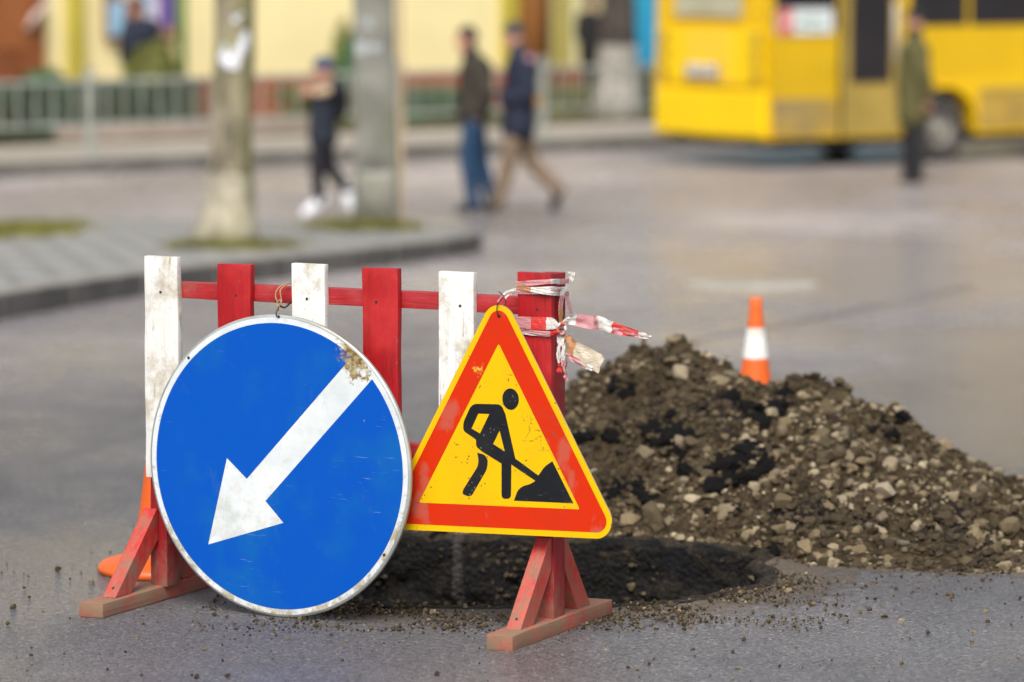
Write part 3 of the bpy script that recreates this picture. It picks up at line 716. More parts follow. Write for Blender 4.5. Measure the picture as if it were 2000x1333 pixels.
manhole(1075, 556, .30, 'dull manhole half hidden behind the taped red post', simple('beige_concrete_ring', (.27, .22, .16, 1), .8, .15, 5))

# ---------------------------------------------------------------- BUS
s_dir = Vector((.819, .574, 0)).normalized(); n_left = Vector((-.574, .819, 0)).normalized()
Wc = ground(1842, 318); RC = Wc - s_dir * 2.66; RC.z = GZ
bus = empty('bus', RC, math.atan2(s_dir.y, s_dir.x), 'yellow city bus with its rear and door side showing', 'bus')
# local: x forward along the side, y to the left (0 = right side), z up
BL, BW, BH = 7.4, 2.12, 2.75
def arch(cx, r, n=14, floor=.36): 
    a0 = math.asin(max(-1, min(1, (floor - .40) / r)))
    return [(cx - math.cos(a0 + (math.pi - 2 * a0) * i / n) * r, .40 + math.sin(a0 + (math.pi - 2 * a0) * i / n) * r) for i in range(n + 1)]
outl = [(0.03, .36)] + arch(2.66, .50) + arch(6.15, .50) + [(BL - .03, .36), (BL, .9), (BL - .12, 1.4), (BL - .45, BH - .2), (BL - .7, BH), (.15, BH), (.04, BH - .15), (0, .8)]
v, f = prism(outl, 0, BW); o = MB().add(v, f).build('body', M_busy, bus, bevel=.035, segs=3); smooth_by_angle(o, 50)
MB().box(.4, BL - .5, .25, BW - .25, .22, 1.2).build('underbody', M_under, bus)
MB().box(.25, 2.1, .04, .24, .24, .40).build('shade_box', M_under, bus)  # black box added to deepen the shadow under the bus
# rear face panels
MB().box(-.035, -.001, .06, BW - .06, .95, 1.62).build('rear_panel', M_busrear, bus, bevel=.02)
MB().box(-.07, .05, .03, BW - .03, .36, .90).build('bumper', M_busrear, bus, bevel=.04)
MB().box(-.02, -.003, .50, BW - .38, 1.74, 2.45).build('rear_window', M_rearglass, bus, bevel=.02)
MB().box(-.06, -.036, .62, BW - .62, .80 + .16, 1.60).build('engine_hatch', simple('faded_yellow_hatch', (.82, .53, .03, 1), .4, .05), bus, bevel=.02)
pl = MB().box(-.085, -.062, .90, 1.42, 1.06, 1.18).build('number_plate', M_chrome, bus, bevel=.004)
s = MB()
for k in range(7): s.box(-.0865, -.0855, .94 + k * .063, .975 + k * .063, 1.08, 1.16)
s.build('characters', simple('plate_grey_characters', (.12, .12, .13, 1), .5), pl)
MB().box(-.075, -.062, .84, 1.48, 1.01, 1.045).box(-.075, -.062, .84, .885, 1.045, 1.2).box(-.075, -.062, 1.435, 1.48, 1.045, 1.2).build('plate_frame', simple('grey_plate_frame', (.16, .14, .11, 1), .5), bus)
for yy in (.10, BW - .28):
    for zz, c in ((1.0, (.42, .25, .02, 1)), (1.22, (.5, .30, .02, 1)), (1.42, (.45, .28, .03, 1))):
        MB().box(-.06, -.0355, yy, yy + .16, zz, zz + .15).build('tail_light', simple('amber_lamp', c, .3), bus, bevel=.02)
# side: rear quarter window with sign, door, windows
def side(name, x0, x1, z0, z1, mat, t=.012, par=None, bev=.01): return MB().box(x0, x1, -t, -.0005 if t > .012 else .002, z0, z1).build(name, mat, par or bus, bevel=bev)
side('skirt', .06, 1.02, .37, .80, M_busdirt, .010); side('skirt', 3.22, 5.60, .37, .80, M_busdirt, .010)
side('window', .08, 1.0, 1.60, 2.4, M_glass)
sg = side('route_sign', .10, .92, 1.55, 1.84, simple('white_route_board', (.66, .70, .68, 1), .5, .05), .03, None, .004)
s = MB().box(.105, .32, -.0325, -.0302, 1.56, 1.83); s.build('red_field', simple('red_route_field', (.62, .06, .05, 1), .5), sg)
s = MB()
for a, b in (((.15, 1.62), (.20, 1.76)), ((.20, 1.76), (.23, 1.66)), ((.23, 1.66), (.27, 1.77))):
    d = Vector((b[0] - a[0], 0, b[1] - a[1])).normalized() * .014; nn_ = Vector((-d.z, 0, d.x)); A = Vector((a[0], -.0335, a[1])); B = Vector((b[0], -.0335, b[1]))
    s.add([A - nn_, B - nn_, B + nn_, A + nn_], [(0, 1, 2, 3)])
s.build('white_mark', M_chrome, sg)
MB().box(.38, .52, -.0325, -.0302, 1.63, 1.67).box(.45, .78, -.0325, -.0302, 1.70, 1.73).box(.56, .8, -.0325, -.0302, 1.60, 1.625).build('green_lettering', simple('green_route_letters', (.06, .22, .13, 1), .5), sg)
door = side('door', 1.07, 1.98, .36, 2.5, M_door, .02, None, .015)
MB().box(1.20, 1.80, -.028, -.0205, .98, 2.42).build('door_glass', M_glass, door, bevel=.02)
MB().box(1.045, 1.075, -.03, -.001, .36, 2.5).build('door_frame', M_under, door)
MB().tube([(1.86, -.05, 1.2), (1.86, -.05, 1.9)], .015, 8).build('handle', M_chrome, door, True)
for (a, b) in ((2.12, 3.0), (3.06, 4.1), (4.16, 5.2), (5.26, 6.3)): side('window', a, b, 1.62, 2.4, M_glass)
side('trim_strip', 3.22, 5.6, .82, .86, simple('trim_strip_grey', (.25, .2, .08, 1), .6), .014, None, .002)
side('fuel_flap', .84, .96, 1.16, 1.28, simple('fuel_flap_yellow', (.6, .42, .01, 1), .4), .014, None, .004)
def wheel(px_, yy, side_=-1):
    w = MB()
    prof = [(.20, -.11), (.33, -.125), (.385, -.105), (.40, -.06), (.40, .06), (.385, .105), (.33, .125), (.20, .11)]
    w.lathe(prof, 40); M = Matrix.Translation((px_, yy, .40)) @ Matrix.Rotation(R(90), 4, 'X')
    we = bpy.data.objects.new('wheel', None); COL.objects.link(we); we.parent = bus; we.location = (px_, yy, .40); we.rotation_euler = (R(90), 0, 0)
    w.build('tyre', M_tyre, we, True)
    r = MB().lathe([(.235, .10), (.225, .075), (.17, .03), (.10, .05), (.09, .10), (.001, .11)], 32)
    r.build('rim', M_rim, we, True)
for xx in (2.66, 6.15):
    wheel(xx, .17); wheel(xx, BW - .17)
MB().tube([(2.3, .9, .33), (2.3, 1.6, .33)], .14, 12).tube([(2.66, .25, .40), (2.66, BW - .25, .40)], .10, 12).tube([(.7, 1.5, .33), (1.6, 1.5, .33)], .09, 10).build('axle', M_under, bus, True)
for k in range(2): MB().box(.02, .4, .3 + k * 1.3, .42 + k * 1.3, .30, .36).build('bracket', M_under, bus)

# blue kiosk beyond the bus
kc = kp(ks(1268, 5.0), 5.0, GZ + .17)
ki = empty('kiosk', kc, math.atan2(KD.y, KD.x), 'bright blue kiosk between the whitewashed tree and the bus', 'kiosk')
zb = .62
v = [(-.30, -.1, zb), (6.0, -.1, zb), (6.0, -.1, 2.5), (.06, -.1, 2.5), (-.22, .4, zb), (6.0, .4, zb), (6.0, .4, 2.5), (.10, .4, 2.5)]
MB().add(v, [(0, 1, 2, 3), (4, 7, 6, 5), (0, 3, 7, 4), (1, 5, 6, 2), (3, 2, 6, 7), (0, 4, 5, 1)]).build('wall', M_blue, ki, bevel=.02)
MB().box(.0, 6.1, -.2, .5, 2.5, 2.6).build('roof', M_blue, ki, bevel=.01)
for xx in (-.2, 5.9):
    for yy in (0, .3): MB().box(xx - .04, xx + .04, yy - .04, yy + .04, 0, zb).build('leg', M_under, ki)

# ---------------------------------------------------------------- PEOPLE
def capsule(mb, a, b, ra, rb, fy=1.0, seg=14):
    """tapered limb with round ends; fy widens it sideways (y)"""
    a, b = Vector(a), Vector(b); d = b - a; L = max(d.length, 1e-4); d = d / L
    pts = []; rad = []
    for k in range(5): w_ = -math.pi / 2 + math.pi / 2 * (k + .25) / 5; pts.append(a + d * math.sin(w_) * ra); rad.append(ra * math.cos(w_))
    for k in range(5): pts.append(a.lerp(b, k / 4)); rad.append(ra + (rb - ra) * k / 4)
    for k in range(5): w_ = math.pi / 2 * (k + .75) / 5; pts.append(b + d * math.sin(w_) * rb); rad.append(rb * math.cos(w_))
    n0 = len(mb.v); mb.tube(pts, rad, seg)
    if fy != 1.0:
        for i in range(n0, len(mb.v)):
            x_, y_, z_ = mb.v[i]; k = ((i - n0) // seg); t_ = min(1, max(0, (Vector(mb.v[i]) - a).dot(d) / L)); cy = a.y + (b.y - a.y) * t_; mb.v[i] = (x_, cy + (y_ - cy) * fy, z_)
def skin(name, pts, edges, mat, parent, sub=2, wide=1.0, vox=.011, torso=()):
    mb_ = MB()
    for a_, b_ in edges:
        A_, B_ = pts[a_], pts[b_]; capsule(mb_, A_[:3], B_[:3], A_[3], B_[3], 1.35 if (a_ in torso and b_ in torso) else 1.0)
    o = mb_.build(name, mat, None); m = o.modifiers.new('r', 'REMESH'); m.mode = 'VOXEL'; m.voxel_size = vox; m.use_smooth_shade = True
    q_ = o.modifiers.new('s', 'SMOOTH'); q_.iterations = 3 if vox > .008 else 1; q_.factor = .5
    dg = bpy.context.evaluated_depsgraph_get(); ev = bpy.data.meshes.new_from_object(o.evaluated_get(dg))
    o.modifiers.clear(); o.data = ev; ev.name = name; ev.materials.clear(); ev.materials.append(mat)
    ev.polygons.foreach_set('use_smooth', [True] * len(ev.polygons)); o.parent = parent; return o
M_skin = simple('skin', (.55, .27, .18, 1), .5, .06, 10)
def cloth(name, c, v=.2): return simple(name, c, .85, v, 9, bump=.3, bscale=30)
def blob(name, c, r, mat, parent, cut=None, seg=20):
    """ellipsoid shell with noise, optionally cut below a plane"""
    b = bmesh.new(); bmesh.ops.create_icosphere(b, subdivisions=3, radius=1)
    for q in b.verts:
        q.co = Vector((q.co.x * r[0], q.co.y * r[1], q.co.z * r[2]))
    if cut is not None:
        bmesh.ops.bisect_plane(b, geom=b.verts[:] + b.edges[:] + b.faces[:], plane_co=cut[0], plane_no=cut[1], clear_outer=True)
    bmesh.ops.translate(b, verts=b.verts, vec=c)
    me = bpy.data.meshes.new(name); b.to_mesh(me); b.free(); me.materials.append(mat)
    me.polygons.foreach_set('use_smooth', [True] * len(me.polygons))
    o = bpy.data.objects.new(name, me); COL.objects.link(o); o.parent = parent; return o
def person(loc, rz, J, label, mats, hat=None, hair=None, coat_low=None, fingers=(), scarf=None, group=None, bag=None, bulk=1.12, lb=1.0):
    """J: joints (x forward, y left, z up)"""
    e = empty('person', loc, rz, label, 'person', group)
    j = J; P = {}; Ed = []
    hd = Vector(j['head'])
    P['pelvis'] = (*j['pelvis'], .105); P['waist'] = (*j['waist'], .10); P['chest'] = (*j['chest'], .11); P['neck0'] = (*j['neck'], .06)
    fx = Vector(j.get('face', (1, 0, 0))).normalized()
    P['jaw'] = (*(hd + Vector((0, 0, -.075)) + fx * .012), .062); P['skull'] = (*(hd + Vector((0, 0, .0))), .086); P['crown'] = (*(hd + Vector((0, 0, .065)) - fx * .01), .07)
    P['nose'] = (*(hd + fx * .102 + Vector((0, 0, -.02))), .012)
    Ed += [('pelvis', 'waist'), ('waist', 'chest'), ('chest', 'neck0'), ('neck0', 'jaw'), ('jaw', 'skull'), ('skull', 'crown'), ('skull', 'nose')]
    for s in 'lr':
        P['sh' + s] = (*j['sh' + s], .055); P['el' + s] = (*j['el' + s], .040); P['wr' + s] = (*j['wr' + s], .028)
        w = Vector(j['wr' + s]); el = Vector(j['el' + s]); d = (w - el).normalized(); hp = w + d * .06; P['pa' + s] = (*hp, .032)
        Ed += [('chest', 'sh' + s), ('sh' + s, 'el' + s), ('el' + s, 'wr' + s), ('wr' + s, 'pa' + s)]
        side_ = d.cross(Vector((0, 1, 0))); side_ = side_.normalized() if side_.length > .1 else Vector((0, 0, 1))
        for k in range(4):
            a = hp + d * .045 + side_ * (.024 - .016 * k); b = a + d * (.035 - .004 * abs(k - 1)) + Vector((0, -.012 if s == 'l' else .012, 0)); P[f'f{s}{k}'] = (*a, .0095); P[f'g{s}{k}'] = (*b, .008)
            Ed += [('pa' + s, f'f{s}{k}'), (f'f{s}{k}', f'g{s}{k}')]
        a = hp + side_ * .045 + d * .005; P['th' + s] = (*a, .011); P['ti' + s] = (*(a + d * .03 + side_ * .008), .009); Ed += [('pa' + s, 'th' + s), ('th' + s, 'ti' + s)]
        P['hi' + s] = (*j['hi' + s], .085); P['kn' + s] = (*j['kn' + s], .052); P['an' + s] = (*j['an' + s], .036); P['to' + s] = (*j['to' + s], .03)
        Ed += [('pelvis', 'hi' + s), ('hi' + s, 'kn' + s), ('kn' + s, 'an' + s), ('an' + s, 'to' + s)]
    skin('body', P, Ed, M_skin, e, vox=.0075, torso=('pelvis', 'waist', 'chest'))
    B = bulk
    C = {'pe': (*j['pelvis'], .145 * B), 'wa': (*j['waist'], .145 * B), 'ch': (*j['chest'], .148 * B), 'co': (*(Vector(j['neck']) - Vector((0, 0, .03))), .085 * B)}
    CE = [('pe', 'wa'), ('wa', 'ch'), ('ch', 'co')]
    if coat_low: C['lo'] = (*coat_low, .155 * B); CE = [('lo', 'pe')] + CE
    for s in 'lr':
        C['sh' + s] = (*j['sh' + s], .088 * B); C['el' + s] = (*j['el' + s], .074 * B); C['wr' + s] = (*j['wr' + s], .056 * B)
        CE += [('ch', 'sh' + s), ('sh' + s, 'el' + s), ('el' + s, 'wr' + s)]
    skin('jacket', C, CE, mats['jacket'], e, torso=('lo', 'pe', 'wa', 'ch'))
    T = {'pe': (*(Vector(j['pelvis']) + Vector((0, 0, .02))), .128)}; TE = []
    for s in 'lr':
        T['hi' + s] = (*j['hi' + s], .108 * lb); T['kn' + s] = (*j['kn' + s], .084 * lb); T['an' + s] = (*j['an' + s], .068 * lb)
        TE += [('pe', 'hi' + s), ('hi' + s, 'kn' + s), ('kn' + s, 'an' + s)]
    skin('trousers', T, TE, mats['trousers'], e)
    for s in 'lr':
        a = Vector(j['an' + s]); t = Vector(j['to' + s]); d = (t - a); hl = a - d * .25; shn = Vector((0, 0, -.02))
        skin('shoe', {'h': (*(hl + shn), .048), 'm': (*(a.lerp(t, .5) + shn * .6), .052), 't': (*t, .045), 'u': (*(a + Vector((0, 0, .03))), .05)}, [('h', 'm'), ('m', 't'), ('m', 'u')], mats['shoe'], e)
    if hair: blob('hair', hd + Vector((0, 0, .035)) - fx * .018, (.103, .088, .105), hair, e, ((.055 * fx.x, .055 * fx.y, -.02), (fx.x * 1.0, fx.y, -.75)))
    if hat:
        o = blob('hat', hd + Vector((0, 0, .045)), (.108, .098, .115), hat, e, ((0, 0, -.012), (0, 0, -1)))
    for s_, yy in (('l', .082), ('r', -.082)):
        side3 = Vector((-fx.y, fx.x, 0)) * yy
        if not hat: blob('ear', hd + side3 - Vector((0, 0, .015)), (.022, .012, .032), M_skin, e)
    if scarf: o = skin('scarf', {'a': (*(Vector(j['neck']) - Vector((.0, 0, .02))), .088), 'b': (*(Vector(j['neck']) + Vector((.012, 0, .055))), .080)}, [('a', 'b')], scarf, e)
    return e
def wj(px, py, base, y0):
    """photo point -> joint for a walker facing left (-X): forward = -(X - base.x), z above the base"""
    P = at(px, py, base.y); return (-(P.x - base.x), y0, P.z - base.z)
LEFT = math.pi
black = cloth('black_cloth', (.012, .012, .014, 1)); navy = cloth('navy_cloth', (.012, .016, .035, 1)); bshoe = simple('black_shoe', (.012, .011, .012, 1), .5)
# man in brown jacket and blue jeans
bA = ground(932, 415); w = lambda x_, y_, o_: wj(x_, y_, bA, o_)
JA = dict(head=w(909, 78, 0), neck=w(921, 112, 0), chest=w(930, 140, 0), waist=w(926, 185, 0), pelvis=w(924, 220, 0), shl=w(934, 130, .17), shr=w(930, 130, -.17), ell=w(950, 180, .22), elr=w(940, 182, -.22),
          wrl=w(936, 222, .18), wrr=w(925, 222, -.18), hil=w(926, 232, .09), hir=w(926, 232, -.09), knl=w(913, 310, .08), knr=w(938, 318, -.09), anl=w(925, 396, .08), anr=w(962, 394, -.09), tol=w(898, 409, .09), tor=w(944, 411, -.10), face=(1, .15, 0))
pA = person(bA, LEFT, JA, 'man in a dark brown jacket and blue jeans walking left', dict(jacket=cloth('dark_brown_jacket', (.035, .028, .019, 1)), trousers=cloth('blue_jeans', (.012, .045, .10, 1)), shoe=bshoe), hair=simple('dark_hair', (.03, .02, .015, 1), .7), scarf=black)
bd = MB().lathe([(.001, 0), (.03, .002), (.034, -.004)], 16).build('sleeve_badge', simple('grey_badge', (.25, .27, .32, 1), .5), pA)
bd.location = Vector(w(943, 145, .262)); bd.rotation_euler = (R(-90), 0, 0)
# man in navy coat, long stride
bB = ground(1030, 415); w = lambda x_, y_, o_: wj(x_, y_, bB, o_)
JB = dict(head=w(1004, 74, 0), neck=w(1012, 104, 0), chest=w(1019, 135, 0), waist=w(1015, 185, 0), pelvis=w(1013, 222, 0), shl=w(1024, 122, .17), shr=w(1018, 122, -.17), ell=w(1030, 185, .22), elr=w(1000, 180, -.22),
          wrl=w(985, 194, .15), wrr=w(975, 190, -.15), hil=w(1012, 236, .09), hir=w(1016, 236, -.09), knl=w(992, 320, .08), knr=w(1038, 318, -.09), anl=w(972, 395, .08), anr=w(1092, 374, -.09), tol=w(948, 409, .09), tor=w(1080, 408, -.09))
pB = person(bB, LEFT, JB, 'man in a long navy coat and beige trousers striding left', dict(jacket=navy, trousers=cloth('beige_trousers', (.20, .14, .09, 1)), shoe=bshoe), hat=cloth('grey_knit_hat', (.045, .045, .05, 1)), coat_low=w(1012, 248, 0), scarf=cloth('grey_scarf', (.05, .05, .055, 1)))
bd = MB().lathe([(.001, 0), (.032, .002), (.036, -.004)], 16).build('sleeve_badge', simple('red_white_badge', (.40, .20, .26, 1), .5), pB)
bd.location = Vector(w(1034, 112, .262)); bd.rotation_euler = (R(-90), 0, 0)
# orange-tan bag tucked under his arm behind
og = blob('hand_bag', (0, 0, 0), (.055, .05, .06), simple('orange_bag', (.62, .28, .02, 1), .6), None)
og.location = at(1047, 198, bB.y + .12); tag(og, 'small orange bag hanging behind the navy coat', 'bag')
hb = MB().tube([(-.02, 0, .055), (-.01, 0, .12), (.02, 0, .12), (.03, 0, .05)], .006, 6).build('strap', bshoe, og, True)
# phone user in white sneakers
bG = ground(632, 424); w = lambda x_, y_, o_: wj(x_, y_, bG, o_)
JG = dict(head=w(633, 142, 0), neck=w(637, 165, 0), chest=w(634, 190, 0), waist=w(632, 225, 0), pelvis=w(630, 252, 0), shl=w(644, 180, .15), shr=w(640, 180, -.15), ell=w(660, 170, .20), elr=w(625, 196, -.18),
          wrl=w(622, 176, .17), wrr=w(608, 182, -.10), hil=w(628, 262, .08), hir=w(632, 262, -.08), knl=w(620, 322, .07), knr=w(640, 325, -.08), anl=w(624, 392, .07), anr=w(677, 372, -.08), tol=w(598, 415, .07), tor=w(684, 405, -.08))
pG = person(bG, LEFT, JG, 'woman in dark jacket and leggings with big white sneakers holding up a phone', dict(jacket=cloth('dark_navy_jacket', (.012, .017, .028, 1)), trousers=cloth('black_leggings', (.014, .013, .018, 1)), shoe=simple('white_sneaker', (.85, .86, .88, 1), .5, .04)),
            hat=cloth('blue_grey_hood', (.035, .06, .11, 1)), coat_low=w(631, 268, 0), bulk=.92, lb=.86)
skin('sleeve', {'a': (*w(661, 170, .205), .056), 'm': (*w(640, 174, .20), .052), 'b': (*w(622, 178, .18), .048)}, [('a', 'm'), ('m', 'b')], cloth('cream_sleeve', (.62, .45, .28, 1)), pG)
ph = MB().box(-.004, .004, -.036, .036, -.075, .075).build('phone', M_glass, None, bevel=.003); ph.location = at(600, 172, bG.y); ph.rotation_euler = (0, R(-15), 0)
tag(ph, 'dark phone held up in front of the woman\'s face', 'phone')
bp = blob('backpack', Vector(w(664, 196, 0)), (.09, .13, .19), black, pG)
# man in olive coat near the bus
bD = ground(1783, 358); 
def wd(px, py, o_): P = at(px, py, bD.y); return (-(P.x - bD.x), o_, P.z - bD.z)
w = wd
JD = dict(head=w(1786, 44, 0), neck=w(1787, 72, 0), chest=w(1786, 105, 0), waist=w(1782, 160, 0), pelvis=w(1783, 190, 0), shl=w(1788, 98, .18), shr=w(1784, 98, -.18), ell=w(1800, 145, .24), elr=w(1770, 145, -.22),
          wrl=w(1808, 190, .22), wrr=w(1766, 190, -.2), hil=w(1786, 200, .09), hir=w(1780, 200, -.09), knl=w(1788, 280, .1), knr=w(1778, 278, -.09), anl=w(1790, 344, .1), anr=w(1776, 344, -.1), tol=w(1782, 353, .12), tor=w(1766, 353, -.12), face=(-1, -.6, 0))
pD = person(bD, R(180), JD, 'man in a long olive coat and black hat standing before the bus', bulk=1.15, mats=dict(jacket=cloth('olive_coat', (.085, .075, .022, 1)), trousers=black, shoe=bshoe), hat=black, coat_low=w(1784, 226, 0), scarf=black)
hbag = MB().box(-.10, .10, -.045, .045, 0, .2).tube([(-.06, 0, .2), (-.03, 0, .3), (.03, 0, .3), (.06, 0, .2)], .008, 6).build('shoulder_bag', simple('dark_leather', (.02, .019, .02, 1), .4), None, bevel=.015)
hbag.location = at(1822, 222, bD.y - .1); tag(hbag, 'black hand bag at the olive coat\'s side', 'bag')
# two dark figures by the building
def stander(px, off, zoff, H, label, rz, cl, hat=None, hair=None, bulk=1.0):
    b = kp(ks(px, off), off, GZ + .17)
    k = H / 1.75
    J = dict(head=(.03, 0, 1.62), neck=(0, 0, 1.46), chest=(-.01, 0, 1.30), waist=(0, 0, 1.1), pelvis=(0, 0, .95), shl=(-.01, .18, 1.38), shr=(-.01, -.18, 1.38), ell=(.0, .24, 1.12), elr=(-.0, -.24, 1.12), wrl=(.12, .2, .95), wrr=(.12, -.2, .95),
             hil=(0, .09, .9), hir=(0, -.09, .9), knl=(.04, .1, .5), knr=(.0, -.1, .5), anl=(0, .1, .09), anr=(-.08, -.1, .09), tol=(.14, .12, .045), tor=(.06, -.12, .045))
    J = {n_: tuple(q * k for q in v_) for n_, v_ in J.items()}
    return person(b, rz, J, label, dict(jacket=cl, trousers=black, shoe=bshoe), hat=hat, hair=hair, bulk=bulk)
stander(277, 5.6, 0, 1.68, 'person in a dark jacket standing behind the olive bush reading posters', R(130), navy, hat=navy, bulk=1.35)
stander(1152, 5.6, 0, 1.72, 'person in black half hidden by the whitewashed tree', R(40), black, hair=black)

# ---------------------------------------------------------------- BARRIER
YAW = R(26); O = Vector((.001, 8.452, 0)); U = Vector((math.cos(YAW), -math.sin(YAW), 0)); V = Vector((math.sin(YAW), math.cos(YAW), 0))
bar = empty('barrier', O, -YAW, 'red and white wooden picket barrier standing in front of the pit', 'barrier')
def wonk(o, amt=.0015, sub=0):
    """slightly uneven sawn timber"""
    me = o.data; n = len(me.vertices); co = np.empty(n * 3, np.float32); me.vertices.foreach_get('co', co); co = co.reshape(-1, 3)
    co += np.stack([fbm(co, 9, 2, 31), fbm(co, 9, 2, 32), fbm(co, 9, 2, 33)], 1) * amt * 2; me.vertices.foreach_set('co', co.ravel()); me.update()
def timber(name, x0, x1, y0, y1, z0, z1, mat, bev=.0018, n=1, axis='z'):
    m = MB()
    b = bmesh.new(); bmesh.ops.create_cube(b, size=1)
    for q in b.verts: q.co = Vector((x0 + (q.co.x + .5) * (x1 - x0), y0 + (q.co.y + .5) * (y1 - y0), z0 + (q.co.z + .5) * (z1 - z0)))
    ax = {'x': 0, 'y': 1, 'z': 2}[axis]; lo, hi = ((x0, x1), (y0, y1), (z0, z1))[ax]; k = max(2, int((hi - lo) / .03))
    bmesh.ops.bevel(b, geom=b.edges[:], offset=bev, segments=2, profile=.6, affect='EDGES')
    for i in range(1, k):
        p = [0, 0, 0]; p[ax] = lo + (hi - lo) * i / k; nn_ = [0, 0, 0]; nn_[ax] = 1
        bmesh.ops.bisect_plane(b, geom=b.verts[:] + b.edges[:] + b.faces[:], plane_co=p, plane_no=nn_)
    me = bpy.data.meshes.new(name); b.to_mesh(me); b.free(); me.materials.append(mat); o = bpy.data.objects.new(name, me); COL.objects.link(o); o.parent = bar; wonk(o); 
    me.polygons.foreach_set('use_smooth', [True] * len(me.polygons)); 
    b = bmesh.new(); b.from_mesh(me)
    for e_ in b.edges:
        if len(e_.link_faces) == 2 and e_.calc_face_angle(0) > R(50): e_.smooth = False
    b.to_mesh(me); b.free()
    return o
PK = [(-1.0855, -.993, 0.8320, M_white, .30), (-.8817, -.792, 0.8237, M_redwood, .33), (-.683, -.594, 0.8290, M_white, .31), (-.492, -.400, 0.8280, M_redwood, .32), (-.2943, -.204, .826, M_white, .30), (-.0975, -.013, 0.8310, M_redwood, .31)]
for i, (a, b, zt, mt_, zb_) in enumerate(PK):
    o = timber('picket', a, b, .220, .240, zb_, zt, mt_)
    o.rotation_euler = (0, random.uniform(-.004, .004), 0)
    o['label'] = 'white picket' if mt_ is M_white else 'red picket'
    for zz in (.748, .40):
        cx = (a + b) / 2 + random.uniform(-.012, .012); MB().tube([(cx, .2188, zz), (cx, .223, zz)], .0033, 8).build('nail', M_nail, bar)
timber('top_rail', -1.06, -.03, .2415, .284, .733, .771, M_redrail, axis='x')
timber('bottom_rail', -1.06, -.03, .2415, .284, .382, .418, M_redrail, axis='x')
for sx, vb in ((-.013, 0), (-1.040, -.034)):
    lo_ = .024 if sx < -.5 else 0
    timber('post', sx - .046, sx, .2855 if False else .2420, .302, .034, .828, M_redpost)
    timber('foot_beam', sx - .052 - lo_, sx + .013 - lo_, vb, vb + .535, .001, .036, M_beam, .003, axis='y')
    for dirn in (1, -1):
        y_in = .2405 if dirn == 1 else .3035
        yo0 = vb + (.075 if dirn == 1 else .452); yo1 = vb + (.145 if dirn == 1 else .382); ztop = .222
        pr = [(yo0, .0362), (yo1, .0362), (y_in - dirn * .0, .150), (y_in, ztop), (y_in - dirn * .008, ztop + .002)]
        m = MB(); n_ = len(pr); x0, x1 = sx - .040 - lo_ * .8, sx - .004 - lo_ * .8
        vv = [(x0, p_[0], p_[1]) for p_ in pr] + [(x1, p_[0], p_[1]) for p_ in pr]
        ff = [tuple(range(n_)), tuple(range(2 * n_ - 1, n_ - 1, -1))] + [(i, n_ + i, n_ + (i + 1) % n_, (i + 1) % n_) for i in range(n_)]
        if dirn == 1: ff = [q_[::-1] for q_ in ff]
        o = m.add(vv, ff).build('brace', M_redfoot, bar, bevel=.0018)
        b_ = bmesh.new(); b_.from_mesh(o.data); bmesh.ops.recalc_face_normals(b_, faces=b_.faces); b_.to_mesh(o.data); b_.free()
        if dirn == 1:
            d_ = Vector((0, y_in - yo0, ztop - .036)).normalized(); nn_ = Vector((0, -d_.z, d_.y))
            for t_ in (.028, .175):
                c_ = Vector(((x0 + x1) / 2, yo0, .036)) + d_ * t_; MB().tube([c_ - nn_ * .001, c_ + nn_ * .0015], .0038, 8).build('nail', M_nail, o)

# ---------------------------------------------------------------- SIGNS
def sign_local(P, yaw, tilt=0):
    u = Vector((math.cos(yaw), -math.sin(yaw), 0)); v = Vector((math.sin(yaw), math.cos(yaw), 0)); return u, v
DY = R(28); DP = Vector((-.536, 8.885, .36)); du, dv = sign_local(DP, DY)
def dpx(px, py):
    q = on_plane(px, py, DP, dv) - DP; return (q.dot(du), q.z)
dc = [dpx(293, 905), dpx(802, 905)]; DCX = (dc[0][0] + dc[1][0]) / 2; DCZ = -.0015; DR = .3562
def blue_mat(name, base, base2, hit):
    m = NT(name)
    n = m.noise(5, 6, None, .6); c = m.mix(m.ramp(n, [(.50, 0.0), (.66, .7)]), base, base2)
    c = m.mix(m.ramp(m.noise(16, 7, m.mapping((1, 1, .4), (0, R(20), 0)), .7), [(.60, 0.0), (.76, .35)]), c, (.06, .16, .30, 1))
    # scratches
    sc_ = m.ramp(m.noise(1, 3, m.mapping((14, 1, 260), (0, R(38), 0)), .5), [(.66, 0.0), (.70, .45)])
    c = m.mix(m.math('MULTIPLY', sc_, m.ramp(m.noise(6, 3), [(.5, 0.0), (.65, 1.0)])), c, (.35, .42, .55, 1))
    sp = m.ramp(m.voro(26, m.mapping((1, 1, .6), (0, R(30), 0))), [(.035, .8), (.06, 0.0)]); sp = m.math('MULTIPLY', sp, m.ramp(m.noise(7, 2), [(.55, 0.0), (.62, 1.0)]))
    c = m.mix(sp, c, (.42, .38, .30, 1))
    d = m.dist_to(hit); w_ = m.math('ADD', m.math('MULTIPLY', d, 1.0), m.math('MULTIPLY', m.math('SUBTRACT', m.noise(55, 8, m.mapping((1, 1, 1)), .72), .5), .22))
    c = m.mix(m.ramp(w_, [(.026, 1.0), (.046, 0.0)]), c, m.ramp(m.noise(70, 5), [(.4, (.13, .075, .02, 1)), (.6, (.40, .31, .15, 1))]))
    m.col(c); m.rough(m.ramp(n, [(.3, .42), (.7, .6)])); m.b.inputs['Specular IOR Level'].default_value = .15; m.bump(m.noise(4, 3), .08, .01); return m
hit = (dpx(697, 690)[0] - DCX, 0, dpx(697, 690)[1] - DCZ)
mB_ = blue_mat('blue_sign_sheet', (.0, .076, .42, 1), (.003, .110, .37, 1), hit).mat
